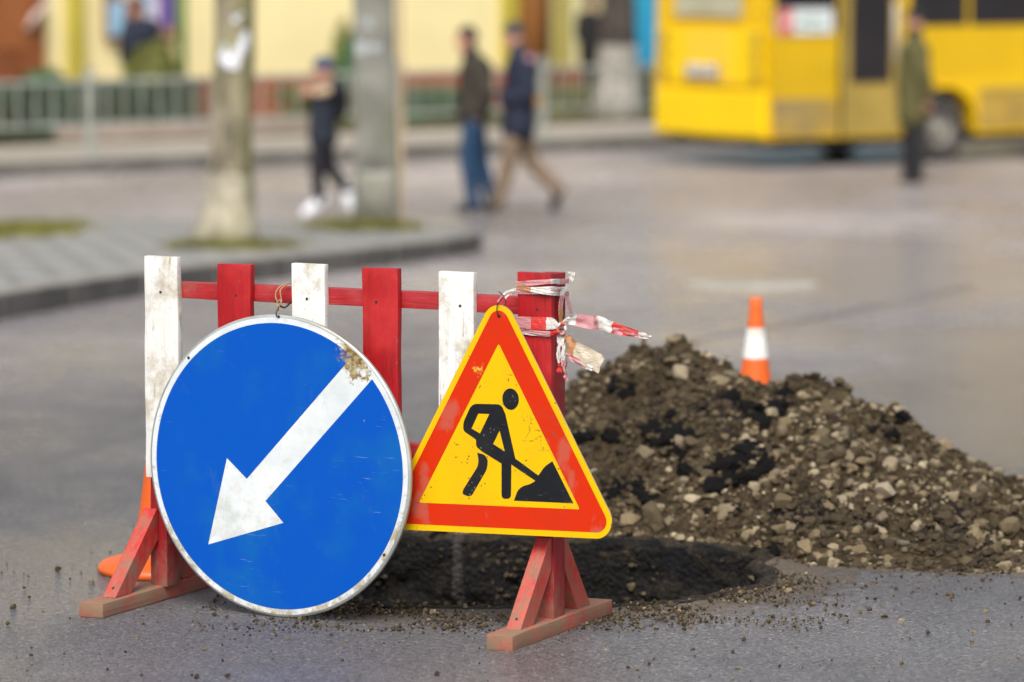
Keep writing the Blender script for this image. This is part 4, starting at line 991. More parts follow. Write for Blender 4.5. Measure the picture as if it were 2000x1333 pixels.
def white_sheet():
    m = NT('white_sign_sheet')
    c = m.ramp(m.noise(9, 7, None, .65), [(.35, (.56, .61, .62, 1)), (.6, (.70, .73, .73, 1))])
    g = m.ramp(m.noise(20, 8, m.mapping((1, 1, 1), loc=(2, 0, 6)), .72), [(.60, 0.0), (.72, .8)])
    # muddier rim below
    s = m.n.new('ShaderNodeSeparateXYZ'); m.link(m.co, s.inputs[0]); rr = m.dist_to((0, 0, 0))
    rim = m.ramp(rr, [(.325, .25), (.348, 1.0)])
    rl = m.n.new('ShaderNodeMath')
    low = m.ramp(m.math('ADD', m.math('MULTIPLY', s.outputs['Z'], -1.4), .5), [(.45, .25), (.75, 1.0)])
    g2 = m.ramp(m.math('ADD', m.noise(26, 8, m.mapping((1, 1, 1), loc=(7, 0, 6)), .72), m.math('MULTIPLY', low, .17)), [(.60, 0.0), (.72, .9)])
    c = m.mix(m.math('MULTIPLY', m.math('MAXIMUM', g, g2), rim), c, (.30, .24, .12, 1))
    d = m.dist_to(hit); w_ = m.math('ADD', d, m.math('MULTIPLY', m.math('SUBTRACT', m.noise(38, 8, None, .72), .5), .30))
    c = m.mix(m.ramp(w_, [(.042, 1.0), (.062, 0.0)]), c, m.ramp(m.noise(70, 5), [(.4, (.16, .095, .025, 1)), (.6, (.46, .38, .2, 1))]))
    m.col(c).rough(.42); return m.mat
M_wsheet = white_sheet()
disc_o = DP + du * DCX + Vector((0, 0, DCZ))
dsg = empty('round_road_sign', disc_o, -DY, 'round blue sign with a white arrow pointing down left, hung on the barrier', 'road sign')
# plate: slightly rolled rim
MB().lathe([(.001, .0), (DR - .006, .0), (DR - .001, .0012), (DR, .004), (DR - .001, .012), (DR - .005, .0125), (DR - .006, .004), (.001, .0025)], 128).build('plate', simple('worn_aluminium', (.42, .44, .42, 1), .45, .2, 9, .4, dirt=(.25, .23, .15, 1), dirt_amt=.4), dsg, True)
dsg.children[-1].rotation_euler = (R(-90), 0, 0); 
def face(name, loops, mat, parent, y, holes=(), t=.0004):
    v_, f_ = prism(loops, y, y + t, holes); o_ = MB().add(v_, f_).build(name, mat, parent); b_ = bmesh.new(); b_.from_mesh(o_.data); bmesh.ops.recalc_face_normals(b_, faces=b_.faces); b_.to_mesh(o_.data); b_.free(); return o_
# lathe axis z -> after rotation about X by -90 the front (z small) must face the camera (-y)
dsg.children[-1].rotation_euler = (R(-90), 0, 0)
circ = lambda r, n=128: [(r * math.cos(2 * math.pi * i / n), r * math.sin(2 * math.pi * i / n)) for i in range(n)]
face('white_field', circ(DR - .0065), M_wsheet, dsg, -.0011)
L_ = lambda px, py: (dpx(px, py)[0] - DCX, dpx(px, py)[1] - DCZ)
arrow = [(678.7, 710.6), (482.7, 935.4), (443.8, 894.6), (407.3, 1063.7), (554.3, 1021.4), (519.2, 978.6), (728.6, 740)]
arrow = [L_(*a_) for a_ in arrow]
BR = DR * .945
a0 = math.atan2(arrow[0][1], arrow[0][0]); a1 = math.atan2(arrow[-1][1], arrow[-1][0])
st = (BR * math.cos(a0), BR * math.sin(a0)); en = (BR * math.cos(a1), BR * math.sin(a1))
arc = [(BR * math.cos(a0 + (a1 + 2 * math.pi - a0) * i / 150), BR * math.sin(a0 + (a1 + 2 * math.pi - a0) * i / 150)) for i in range(151)]
face('blue_field', arc + arrow[::-1][1:-1] if False else arc + [arrow[k_] for k_ in (5, 4, 3, 2, 1)], mB_, dsg, -.0017)
s = MB()
for (px_, py_) in ((545, 619), (369, 699), (751, 1084)):
    c_ = L_(px_, py_); s.tube([(c_[0], -.0024, c_[1]), (c_[0], -.0015, c_[1])], .0035, 10)
s.build('hole', M_nail, dsg)
# hanging wire of the disc
hp = at(543, 617, disc_o.y - .01); 
def wp(px, py, vv): return on_plane(px, py, O + V * vv, V)
wz = dsg.location.copy()
def wobj(name, lst, r, mat, parent, label=None, cat=None):
    o_ = None; s_ = MB()
    for pts, rr in lst: s_.tube([p_ - parent.location for p_ in pts] if parent else pts, rr, 8)
    o_ = s_.build(name, mat, parent, True)
    if parent: o_.matrix_parent_inverse = Matrix.Identity(4); o_.rotation_euler = (0, 0, -parent.rotation_euler.z); 
    if label: tag(o_, label, cat)
    return o_
def catmull(P, k=8):
    P = [Vector(p_) for p_ in P]; P = [P[0] * 2 - P[1]] + P + [P[-1] * 2 - P[-2]]; out = []
    for i in range(1, len(P) - 2):
        for j in range(k):
            t = j / k; a_, b_, c_, d_ = P[i - 1:i + 3]
            out.append(.5 * ((2 * b_) + (c_ - a_) * t + (2 * a_ - 5 * b_ + 4 * c_ - d_) * t * t + (3 * b_ - a_ - 3 * c_ + d_) * t ** 3))
    return out + [P[-2]]
dF = (disc_o + du * L_(543, 619)[0]); dF.z = disc_o.z + L_(543, 619)[1]
front = dF - dv * .006
twine = [wp(543, 607, .205), wp(544, 596, .20), wp(541, 588, .20), wp(538, 577, .205), wp(543, 564, .21), wp(556, 555, .225), wp(568, 552, .236)]
twine2 = [wp(545, 598, .20), wp(550, 590, .20), wp(548, 578, .205), wp(548, 566, .212), wp(560, 556, .228), wp(569, 554, .238)]
loop = [wp(543, 590, .198), wp(547, 586, .197), wp(548, 594, .197), wp(543, 599, .198), wp(540, 593, .199)]
back = [wp(545, 597, .20), wp(556, 601, .21), wp(567, 592, .235), wp(569, 590, .242)]
o = wobj('hanging_twine', [(catmull(twine), .0017), (catmull(twine2), .0013), (catmull(loop), .0017)], 0, M_cord, dsg)
o = wobj('hanging_wire', [(catmull([front, dF - dv * .008 + Vector((0, 0, .01)), wp(543, 604, .2), wp(545, 596, .2)]), .0013), (catmull(back), .0022)], 0, M_wire2, dsg)

TY = R(30); TP = O + V * .178 + U * -.139; TP.z = .48; tu, tv = sign_local(TP, TY)
def tpx(px, py): q = on_plane(px, py, TP, tv) - TP; return (q.dot(tu), q.z)
ia, ib, ic = tpx(974, 670.5), tpx(1133, 995.5), tpx(818, 982)
cen_ = ((ia[0] + ib[0] + ic[0]) / 3, (ia[1] + ib[1] + ic[1]) / 3)
rot0 = math.atan2(ia[1] - cen_[1], ia[0] - cen_[0]); rin = sum(math.hypot(q_[0] - cen_[0], q_[1] - cen_[1]) for q_ in (ia, ib, ic)) / 3
print('TRI', cen_, math.degrees(rot0), rin, ia, ib, ic)
def rtri(R_, rc, corners=None, n=14):
    """rounded triangle following the measured inner corners"""
    out = []; dirs = []
    base = [(q_[0] - cen_[0], q_[1] - cen_[1]) for q_ in (ia, ic, ib)]
    k = R_ / rin; pts = [(cen_[0] + b_[0] * k, cen_[1] + b_[1] * k) for b_ in base]
    for i in range(3):
        p_ = Vector(pts[i]); a_ = (Vector(pts[i - 1]) - p_).normalized(); b_ = (Vector(pts[(i + 1) % 3]) - p_).normalized()
        half = a_.angle(b_) / 2; c_ = p_ + (a_ + b_).normalized() * (rc / math.sin(half)); t1_ = p_ + a_ * (rc / math.tan(half)); t2_ = p_ + b_ * (rc / math.tan(half))
        w1 = math.atan2(t1_.y - c_.y, t1_.x - c_.x); w2 = math.atan2(t2_.y - c_.y, t2_.x - c_.x); dw = (w2 - w1 + math.pi) % (2 * math.pi) - math.pi
        for j in range(n + 1): w_ = w1 + dw * j / n; out.append((c_.x + rc * math.cos(w_), c_.y + rc * math.sin(w_)))
    return out
band = .0500; bord = .0143
R1 = rin + band * 2; R2 = R1 + bord * 2
tsg = empty('triangular_road_sign', TP, -TY, 'yellow and red triangular road works sign leaning on the barrier', 'road sign')
def tri_mat(name, base, dark, chip=(.36, .30, .22, 1), blot=None):
    m = NT(name); n = m.noise(9, 7, None, .65)
    c = m.mix(m.ramp(n, [(.45, 0.0), (.8, .6)]), base, dark)
    if blot: c = m.mix(m.ramp(m.noise(13, 4, m.mapping((1, 1, .7), loc=(1, 0, 3)), .5), [(.56, 0.0), (.63, .6)]), c, blot)
    sc_ = m.ramp(m.noise(1, 4, m.mapping((22, 1, 240), (0, R(55), 0)), .6), [(.655, 0.0), (.69, .8)]); sc2 = m.ramp(m.noise(1, 4, m.mapping((240, 1, 26), (0, R(12), 0)), .6), [(.665, 0.0), (.70, .7)])
    k = m.math('MULTIPLY', m.math('MAXIMUM', sc_, sc2), m.ramp(m.noise(8, 3, m.mapping((1, 1, 1), loc=(0, 0, 4))), [(.5, 0.0), (.6, 1.0)]))
    c = m.mix(k, c, chip)
    sp = m.ramp(m.voro(75), [(.13, .9), (.19, 0.0)]); sp = m.math('MULTIPLY', sp, m.ramp(m.noise(10, 4), [(.50, 0.0), (.57, 1.0)])); c = m.mix(sp, c, chip)
    cr = m.ramp(m.voro(30, m.mapping((1, 1, 1.2)), 'DISTANCE_TO_EDGE'), [(.012, .7), (.03, 0.0)])
    dd = m.dist_to((tpx(1060, 840)[0], 0, tpx(1060, 840)[1])); cr = m.math('MULTIPLY', cr, m.ramp(m.math('ADD', dd, m.math('MULTIPLY', n, .06)), [(.075, 1.0), (.10, 0.0)]))
    cr = m.math('MULTIPLY', cr, m.ramp(m.noise(60, 4), [(.45, 0.0), (.55, 1.0)]))
    c = m.mix(cr, c, (.12, .09, .03, 1))
    d = m.dist_to((tpx(934, 722)[0], 0, tpx(934, 722)[1])); w_ = m.math('ADD', d, m.math('MULTIPLY', m.math('SUBTRACT', m.noise(70, 6, None, .7), .5), .08))
    c = m.mix(m.ramp(w_, [(.004, 1.0), (.012, 0.0)]), c, (.62, .42, .05, 1))
    m.col(c).rough(m.ramp(n, [(.3, .42), (.7, .6)])); m.b.inputs['Specular IOR Level'].default_value = .15; m.bump(m.noise(6, 4), .15, .01); return m.mat
M_ty = tri_mat('yellow_sign_sheet', (.74, .45, .002, 1), (.60, .34, .008, 1), (.10, .07, .02, 1)); M_to = tri_mat('orange_red_sign_sheet', (.58, .026, .003, 1), (.46, .026, .010, 1), (.20, .06, .02, 1), (.42, .12, .08, 1)); M_tk = tri_mat('black_sign_print', (.012, .013, .016, 1), (.03, .03, .032, 1), (.14, .13, .11, 1))
outer = rtri(R2, .042)
s_ = prism(outer, .0006, .0035); MB().add(*s_).build('plate', simple('worn_steel_back', (.30, .28, .24, 1), .5, .3, 9, .3), tsg)
face('yellow_border', outer, M_ty, tsg, .0, t=.0006)
red_out = rtri(R1, .026); inn = rtri(rin, .003, n=3)
face('red_band', red_out, M_to, tsg, -.0006, [inn], .0005)
def px2(pts, ox=780, oy=720, s_=3.92): return [tpx(ox + a_ / s_, oy + b_ / s_) for a_, b_ in pts]
def roundp(pts, rr, n=5):
    out = []
    for i, p_ in enumerate(pts):
        p_ = Vector(p_); a_ = Vector(pts[i - 1]) - p_; b_ = Vector(pts[(i + 1) % len(pts)]) - p_; r_ = rr[i] if hasattr(rr, '__len__') else rr
        if r_ == 0: out.append(tuple(p_)); continue
        k = min(r_, a_.length * .45, b_.length * .45); p0 = p_ + a_.normalized() * k; p1 = p_ + b_.normalized() * k
        for j in range(n + 1): t = j / n; out.append(tuple(p0 * (1 - t) ** 2 + p_ * 2 * t * (1 - t) + p1 * t * t))
    return out
body = [(555, 270), (780, 275), (812, 350), (888, 690), (1065, 820), (1112, 752), (1172, 710), (1332, 1032), (878, 1012), (905, 935), (945, 900), (1005, 885), (1042, 860), (858, 735), (855, 998), (783, 998), (783, 728), (640, 640), (588, 598), (588, 545), (488, 475), (492, 410)]
rad = [14, 16, 0, 0, 0, 8, 0, 0, 0, 8, 8, 6, 0, 0, 9.5, 9.5, 0, 4, 6, 0, 8, 6]
body = roundp(px2(body), [r_ * .0011 for r_ in rad])
h1 = px2([(605, 345), (690, 348), (618, 498), (553, 460)]); h2 = px2([(768, 475), (808, 637), (718, 578)])
face('worker_figure', body, M_tk, tsg, -.0006, [h1, h2], .0005)
leg = px2([(597, 645), (655, 662), (678, 700), (672, 770), (548, 985), (484, 962), (488, 930), (604, 745), (606, 690)]); leg = roundp(leg, [0, .01, .01, .01, .02, .02, .01, .01, .01])
c0 = px2([(852, 235)])[0]; ex = px2([(915, 235)])[0][0] - c0[0]; ez = px2([(852, 153)])[0][1] - c0[1]
face('worker_leg', leg, M_tk, tsg, -.0006, t=.0005)
face('worker_head', [(c0[0] + ex * math.cos(a_ * math.pi / 16), c0[1] + ez * math.sin(a_ * math.pi / 16)) for a_ in range(32)], M_tk, tsg, -.0006, t=.0005)
hh = tpx(975, 618); MB().tube([(hh[0], -.0014, hh[1]), (hh[0], -.0005, hh[1])], .0042, 12).build('hole', M_nail, tsg)
HW = TP + tu * hh[0]; HW.z = TP.z + hh[1]
def tq(px, py, d=.006): q_ = on_plane(px, py, TP - tv * d, tv); return q_
wobj('hanging_wire', [(catmull([HW - tv * .002, tq(971, 610), tq(971, 598), tq(977, 587), tq(984, 582), tq(988, 590), tq(986, 596, -.002)]), .0012), ([tq(974, 570, .004), tq(985, 579, .006)], .0012)], 0, M_wire2, tsg)

# ---------------------------------------------------------------- BARRIER TAPE on the right post
def ribbon(pairs, k=6, crumple=.0015, z0=480, x0=780, sc=3.702, lift=0, cr=0):
    """pairs: ((top px),(bottom px), v or ('s',u), material index)"""
    out = MB(); A = []; B = []; mi = []
    for a_, b_, pl_, m_ in pairs:
        def pr_(q_):
            X_, Y_ = x0 + q_[0] / sc, z0 + q_[1] / sc
            if isinstance(pl_, tuple): return on_plane(X_, Y_, O + U * pl_[1], U)
            return on_plane(X_, Y_, O + V * pl_, V)
        A.append(pr_(a_)); B.append(pr_(b_)); mi.append(m_)
    A = catmull(A, k); B = catmull(B, k); nr = 7; v_ = []; f_ = []; ms = []
    for i, (a_, b_) in enumerate(zip(A, B)):
        for j in range(nr):
            p_ = a_.lerp(b_, j / (nr - 1)); q_ = np.array([[i * .35, j * .9, hash(len(pairs)) % 5]])
            p_ = p_ - V * (float(fbm(q_, 1.1, 2, 40 + len(pairs))[0]) * crumple * 2 + lift) + U * (crumple * float(fbm(q_, 1.3, 2, 41)[0])); v_.append(p_ - O)
    for i in range(len(A) - 1):
        for j in range(nr - 1): f_.append((i * nr + j, (i + 1) * nr + j, (i + 1) * nr + j + 1, i * nr + j + 1)); ms.append(mi[min(i // k, len(mi) - 1)])
    return v_, f_, ms
W_, R_c, P_c, B_c, C_c = 0, 1, 2, 3, 4
SF = ('s', -.009)
tapes = [
 [((845, 262), (845, 285), .216, P_c), ((960, 250), (960, 290), .214, P_c), ((1094, 243), (1094, 275), .214, W_), ((1160, 240), (1160, 280), SF, P_c), ((1228, 240), (1228, 278), SF, P_c)],
 [((845, 280), (845, 308), .215, B_c), ((950, 300), (950, 335), .212, W_), ((1094, 330), (1094, 358), .212, W_), ((1160, 338), (1160, 365), SF, P_c), ((1228, 345), (1228, 372), SF, R_c)],
 [((845, 300), (845, 345), .217, P_c), ((960, 300), (960, 325), .216, W_), ((1094, 296), (1094, 318), .216, W_), ((1170, 300), (1170, 320), SF, W_), ((1228, 290), (1228, 312), SF, W_)],
 [((845, 325), (845, 350), .2165, P_c), ((960, 325), (960, 352), .2165, W_), ((1094, 310), (1094, 350), .2165, P_c), ((1170, 330), (1170, 352), SF, P_c), ((1228, 330), (1228, 352), SF, P_c)],
 [((1175, 300), (1225, 300), ('s', -.006), W_), ((1160, 360), (1195, 365), ('s', -.005), P_c), ((1150, 450), (1185, 455), ('s', -.004), B_c), ((1155, 560), (1185, 560), ('s', -.003), W_), ((1160, 600), (1185, 600), ('s', -.001), W_)],
 [((1195, 370), (1222, 372), ('s', -.005), P_c), ((1215, 430), (1240, 430), ('s', -.003), P_c), ((1232, 495), (1254, 492), ('s', -.001), P_c)],
 [((840, 514), (840, 590), .216, P_c), ((950, 514), (950, 608), .213, R_c), ((1060, 518), (1060, 610), .211, W_), ((1110, 524), (1110, 606), .209, W_), ((1150, 560), (1150, 602), .205, W_), ((1175, 588), (1175, 604), .200, W_)],
 [((870, 598), (870, 616), .2165, P_c), ((960, 612), (960, 634), .2135, P_c), ((1090, 618), (1090, 650), .211, R_c), ((1140, 610), (1140, 630), .206, R_c), ((1175, 598), (1175, 612), .200, R_c)],
 [((880, 622), (880, 640), .217, W_), ((980, 632), (980, 652), .215, W_), ((1090, 638), (1090, 658), .213, R_c), ((1165, 606), (1165, 622), .202, W_)],
 [((1158, 580), (1180, 602), .200, W_), ((1185, 545), (1200, 575), .196, W_), ((1225, 510), (1225, 570), .192, W_), ((1285, 494), (1270, 578), .188, P_c), ((1400, 512), (1390, 606), .186, P_c), ((1440, 508), (1440, 612), .185, W_), ((1550, 552), (1530, 635), .184, R_c), ((1640, 585), (1620, 648), .184, R_c), ((1730, 622), (1720, 662), .184, W_), ((1785, 642), (1775, 672), .184, W_), ((1822, 660), (1815, 668), .184, W_)],
 [((1550, 590), (1545, 640), .1825, P_c), ((1640, 612), (1630, 655), .1825, P_c), ((1730, 640), (1722, 664), .1825, P_c), ((1760, 650), (1756, 668), .1825, W_)],
 [((1172, 612), (1190, 640), .200, B_c), ((1195, 640), (1205, 710), .194, B_c), ((1235, 655), (1215, 790), .188, B_c), ((1275, 690), (1262, 815), .184, C_c), ((1380, 745), (1350, 880), .182, C_c), ((1488, 800), (1440, 925), .182, C_c)],
 [((1205, 775), (1205, 800), .186, P_c), ((1262, 800), (1258, 845), .182, P_c), ((1350, 850), (1340, 890), .180, W_), ((1400, 880), (1395, 905), .180, W_)],
 [((1150, 612), (1182, 612), .200, W_), ((1142, 700), (1172, 700), .194, W_), ((1140, 780), (1170, 780), .192, W_), ((1142, 850), (1170, 850), .192, R_c), ((1145, 915), (1172, 918), .192, R_c)],
 [((1172, 612), (1192, 612), .199, W_), ((1170, 720), (1200, 715), .192, W_), ((1172, 830), (1205, 828), .190, P_c), ((1180, 900), (1212, 900), .190, P_c), ((1200, 960), (1215, 985), .190, W_)],
 [((1225, 190), (1225, 240), .23, W_), ((1250, 188), (1250, 262), .235, W_), ((1274, 200), (1262, 240), .24, B_c)],
 [((845, 308), (845, 322), .214, W_), ((790, 322), (792, 336), .205, W_), ((740, 355), (748, 368), .195, P_c), ((706, 405), (716, 414), .18, W_)],
 [((845, 338), (845, 352), .214, P_c), ((790, 352), (792, 364), .205, W_), ((755, 380), (765, 392), .195, P_c)],
 [((735, 350), (748, 356), .193, P_c), ((752, 362), (764, 370), .190, W_), ((772, 378), (778, 392), .19, P_c)],
]
tp = empty('barrier_tape', O, 0, 'torn red and white barrier tape knotted round the right post', 'barrier tape')
def tape_obj(name, lst):
    m = MB()
    for t_ in lst:
        v_, f_, ms = ribbon(tapes[t_], crumple=.0045 if 9 <= t_ <= 15 else .0015); n0 = len(m.v); m.v += [tuple(q_) for q_ in v_]; m.f += [tuple(n0 + i for i in q_) for q_ in f_]; m.m += ms
    return m.build(name, [M_tw, M_tr, M_tp, M_tb, M_tc], tp, True)
tape_obj('wrap', [0, 1, 2, 3, 4, 5]); tape_obj('wrap', [6, 7, 8]); tape_obj('loose_end', [9, 10]); tape_obj('loose_end', [11, 12]); tape_obj('loose_end', [13, 14]); tape_obj('loose_end', [15]); tape_obj('twisted_end', [16, 17, 18])
kn = on_plane(780 + 1172 / 3.702, 480 + 600 / 3.702, O + V * .198, V)
s = MB()
for k in range(5):
    a_ = k * 1.3; s.tube(catmull([kn - O + Vector((math.cos(a_ + t_) * .009, -.004 + .006 * math.sin(t_ * 2), math.sin(a_ + t_) * .012)) for t_ in (0, .8, 1.6, 2.4, 3.2, 4.0)], 4), .0032, 6, mi=k % 3)
s.build('knot', [M_tw, M_tr, M_tp], tp, True)

# ---------------------------------------------------------------- CONES
def cone(loc, label):
    e = empty('traffic_cone', loc, random.uniform(0, 1), label, 'traffic cone', 'orange and white traffic cones')
    k = .1385
    r = lambda z_: .0185 + (.46 - z_) * k * .98
    MB().lathe([(.001, .482), (.018, .482), (.0215, .476), (.0215, .442), (r(.43), .43), (r(.383), .383)], 48).build('top', M_orange, e, True)
    MB().lathe([(r(.383) + .0012, .3832), (r(.285) + .0012, .2832)], 48).build('reflective_band', M_band, e, True)
    MB().lathe([(r(.383) - .0006, .3835), (r(.20), .20), (r(.09), .09), (r(.06) + .008, .055), (.125, .032), (.155, .025), (.166, .014), (.166, .001), (.02, .001)], 48).build('base', M_orange, e, True)
    return e
cone(at(320, 1120, 9.58).xy.to_3d(), 'orange and white cone behind the left foot of the barrier')
cf = at(1475, 800, 12.62); cone(Vector((cf.x, cf.y, gz(cf.y))), 'orange and white cone standing behind the earth heap')

# ---------------------------------------------------------------- EARTH HEAP
gx = np.arange(-.5, 2.0, .0125); gy_ = np.arange(9.4, 12.6, .0125); GX, GY = np.meshgrid(gx, gy_); a = GX.ravel(); b = GY.ravel()
h, t = mound_h(a, b); base = gzn(b); zc = np.maximum(h, -.03) + base
sdm = hole_sd(a, b); zc = np.where(sdm > -.012, base - .2, zc)
faces = grid_faces(len(gx), len(gy_)); keep = (t[faces].max(1) > -.04) & (sdm[faces].max(1) < .0) & (h[faces].max(1) > -.02)
faces = faces[keep]; used, inv = np.unique(faces, return_inverse=True)
V3 = np.stack([a, b, zc], 1)[used]
o = np_mesh('earth_heap', V3, inv.reshape(-1, 4), M_earth); tag(o, 'heap of brown earth and stones piled behind the pit', 'earth heap')
def heap_z(x_, y_):
    h_, t_ = mound_h(np.array([x_]), np.array([y_])); return max(float(h_[0]), 0) + gz(y_), float(t_[0])
def heap_hit(px, py):
    d = ray(px, py); lo = 9.0
    Ys = np.arange(9.0, 13, .01); xx = d.x / d.y * Ys; zz = CAMZ + d.z / d.y * Ys; h_, t_ = mound_h(xx, Ys); s_ = np.maximum(h_, 0) + gzn(Ys)
    k = np.argmax(zz <= s_); return Vector((xx[k], Ys[k], s_[k])) if (zz <= s_).any() and h_[k] > .01 else None
def rock_mesh(seed, sub=3, jag=.35, flat=.7, facet=True):
    b_ = bmesh.new(); bmesh.ops.create_icosphere(b_, subdivisions=sub, radius=1)
    co = np.array([q_.co[:] for q_ in b_.verts]); rg = np.random.default_rng(seed)
    if facet:                                                   # cut flat faces like broken stone
        for _ in range(16):
            nn_ = rg.normal(size=3); nn_ /= np.linalg.norm(nn_); d_ = rg.uniform(.42, .74); k = co @ nn_ - d_; co = co - np.where(k > 0, k, 0)[:, None] * nn_ * .92
    co = co * (1 + fbm(co, 1.3, 3, seed)[:, None] * jag + fbm(co, 5, 2, seed + 5)[:, None] * jag * .2)
    co *= [1, rg.uniform(.65, .95), flat * rg.uniform(.75, 1.1)]
    for q_, c_ in zip(b_.verts, co): q_.co = c_
    return b_
rock_me = []
for k in range(12):
    b_ = rock_mesh(100 + k, 3, .10, .75); me = bpy.data.meshes.new('stone'); b_.to_mesh(me); b_.free(); me.materials.append(M_stone)
    me.polygons.foreach_set('use_smooth', [False] * len(me.polygons)); rock_me.append(me)
def put_rock(me, loc, s_, name, label, cat, group=None):
    o_ = bpy.data.objects.new(name, me); COL.objects.link(o_); o_.location = loc; o_.scale = (s_,) * 3; o_.rotation_euler = (random.uniform(-.5, .5), random.uniform(-.5, .5), random.uniform(0, 6.28))
    return tag(o_, label, cat, group)
placed = 0; tries = 0; pts_ = []
while placed < 285 and tries < 20000:
    tries += 1
    x_ = random.uniform(-.1, 1.75); y_ = random.uniform(9.6, 11.6); z_, t_ = heap_z(x_, y_)
    if t_ < .015 or t_ > .995 or z_ - gz(y_) < .004: continue
    if float(hole_sd(np.array([x_]), np.array([y_]))[0]) > -.03: continue
    P_ = Vector((x_, y_, z_)); 
    sz = .025 * math.exp(random.gauss(.0, .34)); sz = min(sz, .046)
    if t_ < .5 and x_ > .55: sz *= 1.15
    if any((q_ - P_).length < (sz + r_) * .62 for q_, r_ in pts_): continue
    pts_.append((P_, sz)); P_ = P_ + Vector((0, 0, sz * random.uniform(-.1, .3)))
    if sz > .03: lb = 'large pale tan stone in the earth heap'
    elif sz > .018: lb = 'fist sized stone in the earth heap'
    else: lb = 'small pale stone in the earth heap'
    put_rock(random.choice(rock_me), P_, sz, 'stone', lb, 'stone', 'stones lying on the earth heap'); placed += 1
for (px, py, s_, lb) in ((1357, 672, .030, 'pale stone on the very top of the earth heap'), (1330, 740, .042, 'large grey white stone just below the heap top'), (1728, 975, .055, 'large long brown stone low on the right side of the heap'), (1885, 1110, .030, 'square orange tinted stone at the foot of the heap, right'),
                         (1970, 1055, .05, 'large flat stone at the heap foot by the right edge'), (1605, 1105, .028, 'flat pale stone lying alone in front of the heap'), (1640, 760, .03, 'flat tan stone on the right shoulder of the heap')):
    P_ = heap_hit(px, py) or ground(px, py); put_rock(random.choice(rock_me), P_ + Vector((0, 0, .008)), s_, 'stone', lb, 'stone')
# broken asphalt lumps
lump_me = []
for k in range(5):
    b_ = rock_mesh(300 + k, 4, .5, .8, True); me = bpy.data.meshes.new('asphalt_lump'); co = np.array([q_.co[:] for q_ in b_.verts]); co *= (1 + fbm(co, 4, 4, 50 + k) * .55 + np.abs(fbm(co, 11, 3, 70 + k)) * .25)[:, None]
    for q_, c_ in zip(b_.verts, co): q_.co = c_
    b_.to_mesh(me); b_.free(); me.materials.append(M_lump); me.polygons.foreach_set('use_smooth', [True] * len(me.polygons)); lump_me.append(me)
lump_at = []
for (px, py, rx_, ry_, n_, sz) in ((1500, 790, 50, 28, 12, .046), (1310, 842, 50, 24, 10, .044), (1215, 770, 28, 14, 4, .028), (1190, 850, 30, 16, 4, .030), (1480, 905, 55, 32, 11, .042), (1400, 930, 50, 30, 9, .040), (1250, 962, 45, 26, 8, .042), (1420, 1000, 40, 18, 5, .030), (1720, 850, 26, 14, 4, .030), (1765, 815, 14, 10, 3, .026), (1140, 860, 25, 20, 3, .035), (1590, 835, 26, 10, 2, .024), (1330, 890, 40, 16, 4, .026)):
    for q_ in range(n_): lump_at.append((px + random.gauss(0, .55) * rx_, py + random.gauss(0, .55) * ry_, sz * random.uniform(.55, 1.35)))
for k, (px, py, s_) in enumerate(lump_at):
    P_ = heap_hit(px, py)
    if P_ is None: continue
    put_rock(lump_me[k % 5], P_ + Vector((0, 0, -s_ * .25)), s_, 'asphalt_lump', 'jagged lump of black asphalt in the earth heap', 'asphalt lump', 'black asphalt lumps on the heap')
for k in range(34):                                            # broken asphalt along the rim of the pit
    i_ = random.randrange(len(HP)); q_ = HP[i_]
    if q_[1] < 9.8: continue
    s_ = random.uniform(.016, .034); p_ = q_ - HN[i_] * random.uniform(-.012, .03)
    put_rock(lump_me[k % 5], Vector((p_[0], p_[1], gz(p_[1]) + s_ * .15)), s_, 'asphalt_lump', 'piece of broken asphalt on the rim of the pit', 'asphalt lump', 'broken asphalt pieces round the pit rim')
# gravel: uncountable small stones
def scatter(name, P_, S_, tone, label, sub=1, seed=0, mat=M_gravel):
    protos = []
    for k in range(6):
        b_ = rock_mesh(500 + k + seed, 2, .15, .8); co = np.array([q_.co[:] for q_ in b_.verts]); fc = np.array([[v_.index for v_ in f_.verts] for f_ in b_.faces]); b_.free(); protos.append((co, fc))
    Vs = []; Fs = []; Ts = []; off = 0; n_ = len(P_)
    kk = RNG.integers(0, 6, n_); ang = RNG.uniform(0, 6.28, n_)
    for k in range(6):
        I = np.where(kk == k)[0]; co, fc = protos[k]; c_, s_ = np.cos(ang[I]), np.sin(ang[I])
        X_ = co[None, :, 0] * c_[:, None] - co[None, :, 1] * s_[:, None]; Y_ = co[None, :, 0] * s_[:, None] + co[None, :, 1] * c_[:, None]; Z_ = np.broadcast_to(co[None, :, 2], X_.shape)
        til = RNG.uniform(-.6, .6, (len(I), 1)); Y2 = Y_ * np.cos(til) - Z_ * np.sin(til); Z2 = Y_ * np.sin(til) + Z_ * np.cos(til)
        vv = np.stack([X_, Y2, Z2], 2) * S_[I][:, None, None] + P_[I][:, None, :]
        Fs.append((fc[None] + (np.arange(len(I)) * len(co))[:, None, None] + off).reshape(-1, 3)); Vs.append(vv.reshape(-1, 3)); Ts.append(np.repeat(tone[I], len(co))); off += len(I) * len(co)
    o_ = np_mesh(name, np.concatenate(Vs), np.concatenate(Fs), mat, None, False, [('tone', np.concatenate(Ts))])
    tag(o_, label, 'gravel', kind='stuff'); return o_
N_ = 21000; rx = RNG.uniform(-.4, 1.85, N_); ry = RNG.uniform(9.5, 12.0, N_); hh_, tt_ = mound_h(rx, ry); sdh = hole_sd(rx, ry)
ok = (tt_ > -.03) & (tt_ < 1.0) & (sdh < -.02) & (np.interp(rx, RIDGE[:, 0], RIDGE[:, 2]) > .01); rx, ry, hh_ = rx[ok], ry[ok], hh_[ok]
S1 = .0085 * np.exp(RNG.normal(0, .45, len(rx))); S1 = np.clip(S1, .003, .02)
